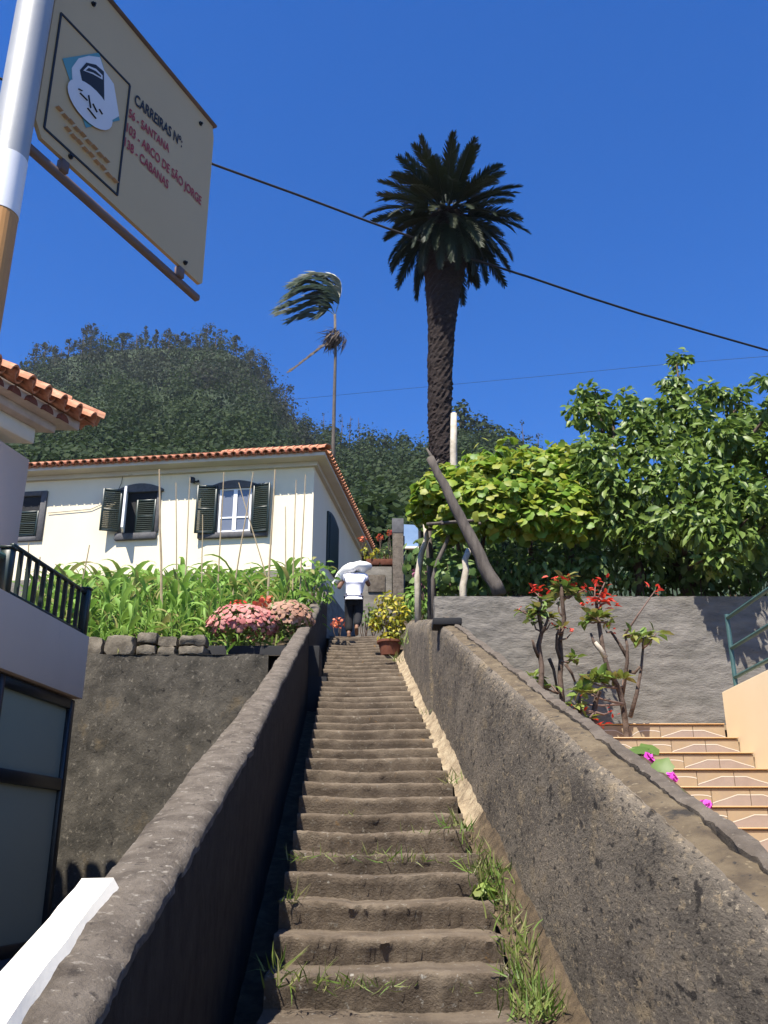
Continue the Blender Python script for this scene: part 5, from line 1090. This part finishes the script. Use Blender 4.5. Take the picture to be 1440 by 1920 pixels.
flowerbush('dense pink flower bush spilling over the dark trough', U(455, 1170, 12.55), .50, .27, 620, 'l_pink', 260)
flowerbush('faded brownish pink flower bush beside the parapet', U(540, 1160, 12.75), .36, .25, 440, 'l_rust', 180)
c = U(495, 1128, 12.9); bush('red_flower_plant', 'red flowers poking up behind the pink flower bush', 'flower', (c.x, 12.9, c.z - .5), c, .16, 34, .07, 'l_ora', 'vine', .8, 34, None, 4)
c = U(445, 1132, 12.9); bush('red_flower_plant', 'two small dark red flowers left of the taller red ones above the pink bush', 'flower', (c.x, 12.9, c.z - .5), c, .12, 16, .06, 'l_red', 'vine', .5, 16, None, 3)

# ================================================================ TOP OF THE STAIR
# wall, pillar, planters
w = thing('garden_wall', 'grey concrete wall with flower boxes behind the climbing person', 'wall', (-.6, 20.6, 5.6)); m = MB()
a, b_ = U(668, 1062, 20.6), U(735, 1062, 20.6); m.box(((a.x + b_.x) / 2, 20.75, (5.4 + a.z) / 2), b_.x - a.x, .3, a.z - 5.4); bevel(m.build('wall_body', M['ret_r'], w), .02)
m = MB(); q0, q1 = U(690, 1078, 20.58), U(722, 1110, 20.58); m.box(((q0.x + q1.x) / 2, 20.585, (q0.z + q1.z) / 2), q1.x - q0.x, .04, q0.z - q1.z); bevel(m.build('cast_panel', M['coping'], w), .01)
a, b_ = U(735, 972, 20), U(757, 972, 20); t = thing('concrete_pillar', 'tall square concrete gate pillar with a capped top at the head of the steps', 'pillar', ((a.x + b_.x) / 2, 20.1, 5.6))
m = MB(); m.box(((a.x + b_.x) / 2, 20.12, (5.4 + a.z - .35) / 2), (b_.x - a.x) * .92, .26, a.z - .35 - 5.4); bevel(m.build('shaft', M['coping'], t), .015)
m = MB(); m.box(((a.x + b_.x) / 2, 20.12, a.z - .175), (b_.x - a.x), .28, .35); bevel(m.build('cap', M['slate'], t), .015)
a, b_ = U(752, 1000, 20.1), U(760, 1110, 20.1); m = MB(); m.box((a.x + .04, 20.42, (b_.z + a.z) / 2), .09, .3, a.z - b_.z); o = m.build('gate_edge', M['frame']); tag(o, 'narrow dark gate leaf edge behind the concrete pillar', 'gate'); bevel(o, .008)
for (px, lab) in ((700, 'left terracotta flower box on the grey wall'), (725, 'right terracotta flower box against the pillar')):
    c = U(px, 1056, 20.66); t = thing('flower_box', lab, 'planter', c); m = MB(); m.hexa([c + Vector(q) for q in ((-.14, -.08, -.06), (.14, -.08, -.06), (.14, .08, -.06), (-.14, .08, -.06), (-.17, -.1, .08), (.17, -.1, .08), (.17, .1, .08), (-.17, .1, .08))]); bevel(m.build('box_body', M['terracotta'], t), .012)
c = U(694, 1036, 20.7); bush('yellow_plant', 'yellow-leaved plant in the left flower box on the wall', 'plant', (c.x, 20.7, c.z - .2), c, .20, 60, .10, 'l_yel', 'broad', .8, 60)
c = U(722, 1036, 20.7); bush('green_plant', 'low green plant in the right flower box beside the pillar', 'plant', (c.x, 20.7, c.z - .2), c, .18, 60, .08, 'l_grass', 'broad', .8, 60)
for (px, py, lab) in ((712, 1008, 'orange flower head above the flower boxes'), (731, 998, 'pinkish red flower head nearest the pillar top'), (680, 1010, 'small red flower in front of the cream house wall')):
    c = U(px, py, 20.75); bush('tall_flower', lab, 'flower', (c.x, 20.75, U(px, 1050, 20.75).z), c, .09, 20, .07, 'l_ora', 'vine', .9, 20, None, 2)
# blue panel behind the pillar
a, b_ = U(757, 1026, 24), U(784, 984, 24); t = thing('blue_panel', 'blue rounded-top panel with a pale sill behind the concrete pillar', 'panel', ((a.x + b_.x) / 2, 24, a.z)); W = b_.x - a.x; H = b_.z - a.z
out = [(0, 0), (W, 0), (W, H * .78), (W * .9, H * .93), (W * .7, H), (0, H * 1.02)]; m = MB(); n = len(out)
m.add([(a.x + x, 24, a.z + z) for x, z in out] + [(a.x + x, 24.06, a.z + z) for x, z in out], [tuple(range(n)), tuple(range(2 * n - 1, n - 1, -1))] + [(i, (i + 1) % n, n + (i + 1) % n, n + i) for i in range(n)]); m.build('panel_body', M['blue'], t)
m = MB(); m.box((a.x + W / 2, 23.97, a.z - .03), W, .12, .06); m.build('sill', M['white'], t)
m = MB(); m.box((a.x + W + .03, 24.02, a.z + H * .38), .06, .1, H * .8); m.build('frame', M['black'], t)
# pot with yellow shrub
pb = U(731, 1234, 15.1); t = thing('potted_shrub', 'yellow-green shrub in a clay pot at the end of the right parapet', 'plant', (pb.x, 15.1, nos(15.1)))
z0 = nos(15.1) - .02; hpt = U(731, 1202, 15.1).z - z0; m = MB(); seg = 20; prof = [(.0, .0), (.145, .0), (.19, hpt * .85), (.215, hpt * .85), (.215, hpt), (.18, hpt), (.17, hpt * .8), (0, hpt * .8)]
vs = [(pb.x + r * math.cos(2 * math.pi * k / seg), 15.1 + r * math.sin(2 * math.pi * k / seg), z0 + z) for r, z in prof for k in range(seg)]
m.add(vs, [(i * seg + k, i * seg + (k + 1) % seg, (i + 1) * seg + (k + 1) % seg, (i + 1) * seg + k) for i in range(len(prof) - 1) for k in range(seg)]); auto_smooth(m.build('pot', M['terracotta'], t), 40)
m = MB()
for k in range(8): e = U(rng.uniform(700, 762), rng.uniform(1115, 1180), 15.1 + rng.uniform(-.15, .15)); m.tube([(pb.x, 15.1, z0 + hpt * .8), Vector((pb.x, 15.1, z0 + hpt)).lerp(e, .5), e], [.014, .01, .005], 5)
m.build('stems', M['bark'], t)
P, D = [], []
for (px, py, r) in [(722, 1125, .16), (742, 1130, .15), (712, 1150, .15), (735, 1155, .20), (755, 1155, .14), (725, 1180, .18), (748, 1180, .14), (735, 1195, .12), (705, 1170, .10)]:
    p, d = ball_pts(U(px, py, 15.1 + rng.uniform(-.1, .1)), r, 55, 1, .3); P.append(p); D.append(d)
P, D = np.concatenate(P), np.concatenate(D); leaf_cloud(t, 'broad', P, D + rng.normal(size=P.shape) * .4 + np.array([0, -.1, .5]), D + np.array([0, 0, .1]) + rng.normal(size=P.shape) * .3, rng.uniform(.07, .13, len(P)), M['l_yel'], 280)
# green tuft and mauve plant beyond
c = U(785, 1130, 15.6); bush('green_clump', 'fresh green clump behind the potted shrub at the wall end', 'plant', (c.x, 15.6, c.z - .5), c, .38, 220, .13, 'l_corn', 'broad', .7, 120)
c = U(790, 1080, 14.6); bush('mauve_plant', 'dull mauve-leaved plant below the pale knotted post', 'plant', (c.x, 14.6, c.z - .4), c, .15, 60, .09, 'l_mauve', 'broad', .9, 60)
c = U(634, 1168, 19.0); bush('red_flower_plant', 'low red flowers left of the person at the top of the steps', 'flower', (c.x, 19, 5.62), c, .19, 40, .055, 'l_ora', 'vine', .7, 70, None, 4)
c = U(700, 1172, 18.6); bush('red_flower_plant', 'tiny red bloom right of the person by the potted shrub', 'flower', (c.x, 18.6, 5.62), c, .09, 20, .06, 'l_ora', 'vine', .7, 20, None, 3)
c = U(686, 1150, 19.6); bush('green_clump', 'pale grassy plant at the foot of the grey wall behind the person', 'plant', (c.x, 19.6, 5.62), c, .26, 90, .10, 'l_under', 'broad', .9, 60)
# bank of weeds beyond the pillar and along the top of the grey wall
P = []
for i in range(1500):
    px = rng.uniform(755, 1240); Y = rng.uniform(10.75, 12.6) if px > 815 else rng.uniform(13, 16); a = ray(px, 1100); x = a.x / a.y * Y; P.append((x, Y, zr(x, Y)))
P = np.array(P); d = rng.normal(size=P.shape) * .35 + np.array([0, 0, 1]); o = bpy.data.objects.new('grass', cloud_mesh('grass', 'blade', P, frames(np.cross(d, rng.normal(size=P.shape)), d), rng.uniform(.10, .28, len(P)), M['l_grass'])); C.objects.link(o); o['kind'] = 'stuff'
# weeds on the stair: along the fillet and in the joints
P, D, S = [], [], []
for (px, py, n, s) in [(850, 1548, 16, .16), (872, 1560, 16, .14), (895, 1600, 20, .13), (905, 1640, 46, .17), (925, 1665, 36, .17), (945, 1690, 30, .16), (958, 1715, 26, .13), (960, 1745, 26, .13), (975, 1790, 46, .15), (985, 1830, 40, .15), (1010, 1880, 60, .15), (1000, 1905, 50, .15), (1030, 1900, 24, .13), (846, 1470, 16, .12), (850, 1455, 10, .10), (748, 1240, 16, .22), (800, 1340, 8, .1), (880, 1580, 12, .12), (935, 1640, 22, .15), (1000, 1850, 26, .13)]:
    r = ray(px, py); Yg = 1.95 / (SL - r.z / r.y); c = U(px, py, Yg); k = int(n * 1.3)
    p = np.array(c)[None] + rng.normal(size=(k, 3)) * np.array([.05, .09, .01]) + np.array([0, 0, .0]); P.append(p); dd = rng.normal(size=(k, 3)) * .55 + np.array([0, -.1, 1]); D.append(dd); S.append(rng.uniform(.6, 1.2, k) * s * .8)
for (px, py, n, s, wd) in [(590, 1843, 24, .12, .10), (560, 1850, 14, .11, .08), (690, 1852, 18, .07, .07), (735, 1848, 14, .06, .06), (640, 1848, 10, .06, .05), (900, 1858, 16, .05, .12), (770, 1615, 30, .10, .12), (630, 1605, 18, .08, .07), (700, 1602, 16, .07, .07), (795, 1562, 14, .07, .08), (560, 1610, 16, .09, .04), (548, 1690, 12, .12, .03), (520, 1820, 12, .13, .03), (655, 1528, 8, .06, .04)]:
    r = ray(px, py); Yg = 1.95 / (SL - r.z / r.y); c = U(px, py, Yg); k = int(n * 1.4); p = np.array(c)[None] + rng.normal(size=(k, 3)) * np.array([wd, .02, .006]); P.append(p); D.append(rng.normal(size=(k, 3)) * .7 + np.array([0, -.5, .8])); S.append(rng.uniform(.5, 1.2, k) * s)
P, D, S = map(np.concatenate, (P, D, S)); o = bpy.data.objects.new('stair_weeds', cloud_mesh('stair_weeds', 'blade', P, frames(np.cross(D, rng.normal(size=P.shape)), D), S, M['l_grass'])); C.objects.link(o); o['kind'] = 'stuff'
c = U(908, 1680, 1.95 / (SL - ray(908, 1680).z / ray(908, 1680).y)); bush('weed_rosette', 'broad-leaved weed rooted at the right end of the steps', 'plant', c - Vector((0, 0, .05)), c + Vector((0, 0, .02)), .05, 22, .07, 'l_under2', 'vine', .6, 22, None, 3)

# ================================================================ PERSON CARRYING A SACK
PP = U(663, 1190, 18.28); PP.z = 5.615
def skin(name, verts, edges, rad, mat, root, sub=2):
    me = bpy.data.meshes.new(name); me.from_pydata([Vector(v) for v in verts], edges, []); o = bpy.data.objects.new(name, me); C.objects.link(o)
    sk = o.modifiers.new('skin', 'SKIN'); sk.use_smooth_shade = True; o.modifiers.new('sub', 'SUBSURF').levels = sub
    for i, r in enumerate(rad): me.skin_vertices[0].data[i].radius = r if hasattr(r, '__len__') else (r, r); me.skin_vertices[0].data[i].use_root = (i == root)
    dg = bpy.context.evaluated_depsgraph_get(); dg.update(); m2 = bpy.data.meshes.new_from_object(o.evaluated_get(dg)); bpy.data.objects.remove(o); bpy.data.meshes.remove(me)
    m2.materials.clear(); m2.materials.append(M[mat]); m2.polygons.foreach_set('use_smooth', [True] * len(m2.polygons)); m2.name = name
    return m2
pe = thing('person', 'person in white top and black trousers climbing away, bent under a white sack', 'person', PP)
pe.scale = (1.07, 1.07, 1.07)
def addp(name, me, par=pe): o = bpy.data.objects.new(name, me); C.objects.link(o); o.parent = par; return o
J = {'pel': (0, 0, .84), 'wai': (.0, .05, 1.0), 'che': (0, .18, 1.2), 'nek': (0, .30, 1.31), 'hd': (0, .40, 1.36), 'hd2': (0, .48, 1.39), 'hl': (-.10, 0, .80), 'kl': (-.09, .07, .45), 'al': (-.085, .0, .085), 'tl': (-.09, .15, .03), 'hel': (-.085, -.05, .04), 'hr': (.10, 0, .80), 'kr': (.085, .03, .44), 'ar': (.06, -.17, .17), 'tr': (.06, -.08, .04),
     'sl': (-.20, .22, 1.24), 'el': (-.30, .16, 1.00), 'wl': (-.26, .34, 1.16), 'sr': (.20, .22, 1.24), 'er': (.28, .34, 1.10), 'wr': (.20, .46, 1.30)}
nm = list(J); V = [J[k] for k in nm]; ix = {k: i for i, k in enumerate(nm)}
E = [('pel', 'wai'), ('wai', 'che'), ('che', 'nek'), ('nek', 'hd'), ('hd', 'hd2'), ('pel', 'hl'), ('hl', 'kl'), ('kl', 'al'), ('al', 'tl'), ('al', 'hel'), ('pel', 'hr'), ('hr', 'kr'), ('kr', 'ar'), ('ar', 'tr'), ('che', 'sl'), ('sl', 'el'), ('el', 'wl'), ('che', 'sr'), ('sr', 'er'), ('er', 'wr')]
E = [(ix[a], ix[b_]) for a, b_ in E]
rd = {'pel': (.14, .11), 'wai': (.12, .095), 'che': (.14, .10), 'nek': .055, 'hd': .085, 'hd2': .075, 'hl': .085, 'kl': .058, 'al': .038, 'tl': .03, 'hel': .034, 'hr': .085, 'kr': .058, 'ar': .038, 'tr': .03, 'sl': .06, 'el': .042, 'wl': .03, 'sr': .06, 'er': .042, 'wr': .03}
rr = [rd[k] for k in nm]
for side_, wk, ek in ((-1, 'wl', 'el'), (1, 'wr', 'er')):       # palms and five fingers closing on the sack
    w_ = Vector(J[wk]); d_ = (w_ - Vector(J[ek])).normalized(); pi = len(V); V.append(tuple(w_ + d_ * .07)); rr.append(.028); E.append((ix[wk], pi)); xs = d_.cross(Vector((0, 0, 1))).normalized()
    for f, (off, L) in enumerate(((-.032, .07), (-.011, .085), (.010, .08), (.030, .062))):
        a = len(V); V.append(tuple(w_ + d_ * (.075 + L * .45) + xs * off + Vector((0, 0, .012)))); V.append(tuple(w_ + d_ * (.075 + L * .8) + xs * off * 1.1 + Vector((0, 0, -.012)))); rr += [.010, .008]; E += [(pi, a), (a, a + 1)]
    a = len(V); V.append(tuple(w_ + d_ * .06 - xs * side_ * .045 + Vector((0, 0, .01)))); rr.append(.010); E.append((pi, a))
addp('body', skin('body', V, E, rr, 'skin', 0))
def face_bits():
    m = MB()
    return m
# clothes
V2 = [J['pel'], (0, .045, .97), J['che'], (0, .27, 1.28), J['sl'], tuple(Vector(J['sl']).lerp(Vector(J['el']), .42)), J['sr'], tuple(Vector(J['sr']).lerp(Vector(J['er']), .42)), (0, -.012, .76)]
addp('shirt', skin('shirt', V2, [(0, 1), (1, 2), (2, 3), (2, 4), (4, 5), (2, 6), (6, 7), (0, 8)], [.165, .15, (.165, .135), .075, .085, .07, .085, .07, .172], 'shirt', 0))
V3 = [(0, 0, .74), (-.088, 0, .72), J['kl'], tuple(Vector(J['kl']).lerp(Vector(J['al']), .97)), (.088, 0, .72), J['kr'], tuple(Vector(J['kr']).lerp(Vector(J['ar']), .97))]
addp('trousers', skin('trousers', V3, [(0, 1), (1, 2), (2, 3), (0, 4), (4, 5), (5, 6)], [.125, .112, .092, .074, .112, .092, .074], 'trousers', 0))
for a, b_, c_ in (('hel', 'al', 'tl'), (None, 'ar', 'tr')):
    q = [tuple(Vector(J['hel']) + Vector((0, -.01, 0))), J['tl']] if a else [tuple(Vector(J['ar']) + Vector((0, -.045, -.0))), tuple(Vector(J['tr']) + Vector((0, .03, -.005)))]
    addp('shoe', skin('shoe', [q[0], tuple(Vector(q[0]).lerp(Vector(q[1]), .5)), q[1]], [(0, 1), (1, 2)], [.042, .040, .036], 'shoe', 0, 1))
addp('hair', skin('hair', [J['hd'], (0, .47, 1.42), (0, .53, 1.38)], [(0, 1), (1, 2)], [.088, .085, .06], 'hair', 0, 1))
sk_ = thing('white_sack', 'bulging white sack carried across the shoulders of the climbing person', 'sack', PP + Vector((0, .2, 1.3)))
m = MB()
def sackpt(u, v):
    th = 2 * math.pi * u; t = v * 2 - 1; r = max(0, 1 - abs(t) ** 3.2) ** .5; x = t * .37 - .03
    zc = 1.42 + .05 * t - .20 * max(0, -t) ** 2.2; w = .17 * r * (1 + .12 * math.sin(5 * t + th * 2)); hh = .112 * r * (1 + .25 * nz(t * 3, th, 1) + .10 * math.sin(9 * t + 2 * th) + .05 * math.sin(21 * t + 3 * th))
    y = .24 + math.cos(th) * w; z = zc + math.sin(th) * hh + (.03 * nz(x * 7, y * 7, 0)) - (.10 if math.sin(th) < -.3 and t < -.55 else 0) * r
    return PP + Vector((x, y, z)) * 1.07
m.grid(sackpt, 28, 28); auto_smooth(m.build('sack_body', M['sack'], sk_), 60)
m = MB(); e = sackpt(0, .02); m.tube([e + Vector((.03, 0, 0)), e + Vector((-.03, 0, -.03)), e + Vector((-.05, .0, -.07))], [.05, .02, .035], 8); m.build('tied_corner', M['sack'], sk_)

# ================================================================ AIR
HZ = True
if HZ:
    m = MB(); X = 940; m.hexa([(-X, -X, -1.2), (X, -X, -1.2), (X, X, -1.2), (-X, X, -1.2), (-X, -X, 175), (X, -X, 175), (X, X, 175), (-X, X, 175)])
    hm = bpy.data.materials.new('pale_air'); hm.use_nodes = True; nt = hm.node_tree
    for n_ in list(nt.nodes): 
        if n_.type != 'OUTPUT_MATERIAL': nt.nodes.remove(n_)
    pv = nt.nodes.new('ShaderNodeVolumePrincipled'); pv.inputs['Color'].default_value = (.80, .88, 1, 1); pv.inputs['Density'].default_value = .00016; pv.inputs['Anisotropy'].default_value = .2
    nt.links.new(pv.outputs[0], nt.nodes['Material Output'].inputs['Volume'])
    o = m.build('haze', hm); o['kind'] = 'stuff'
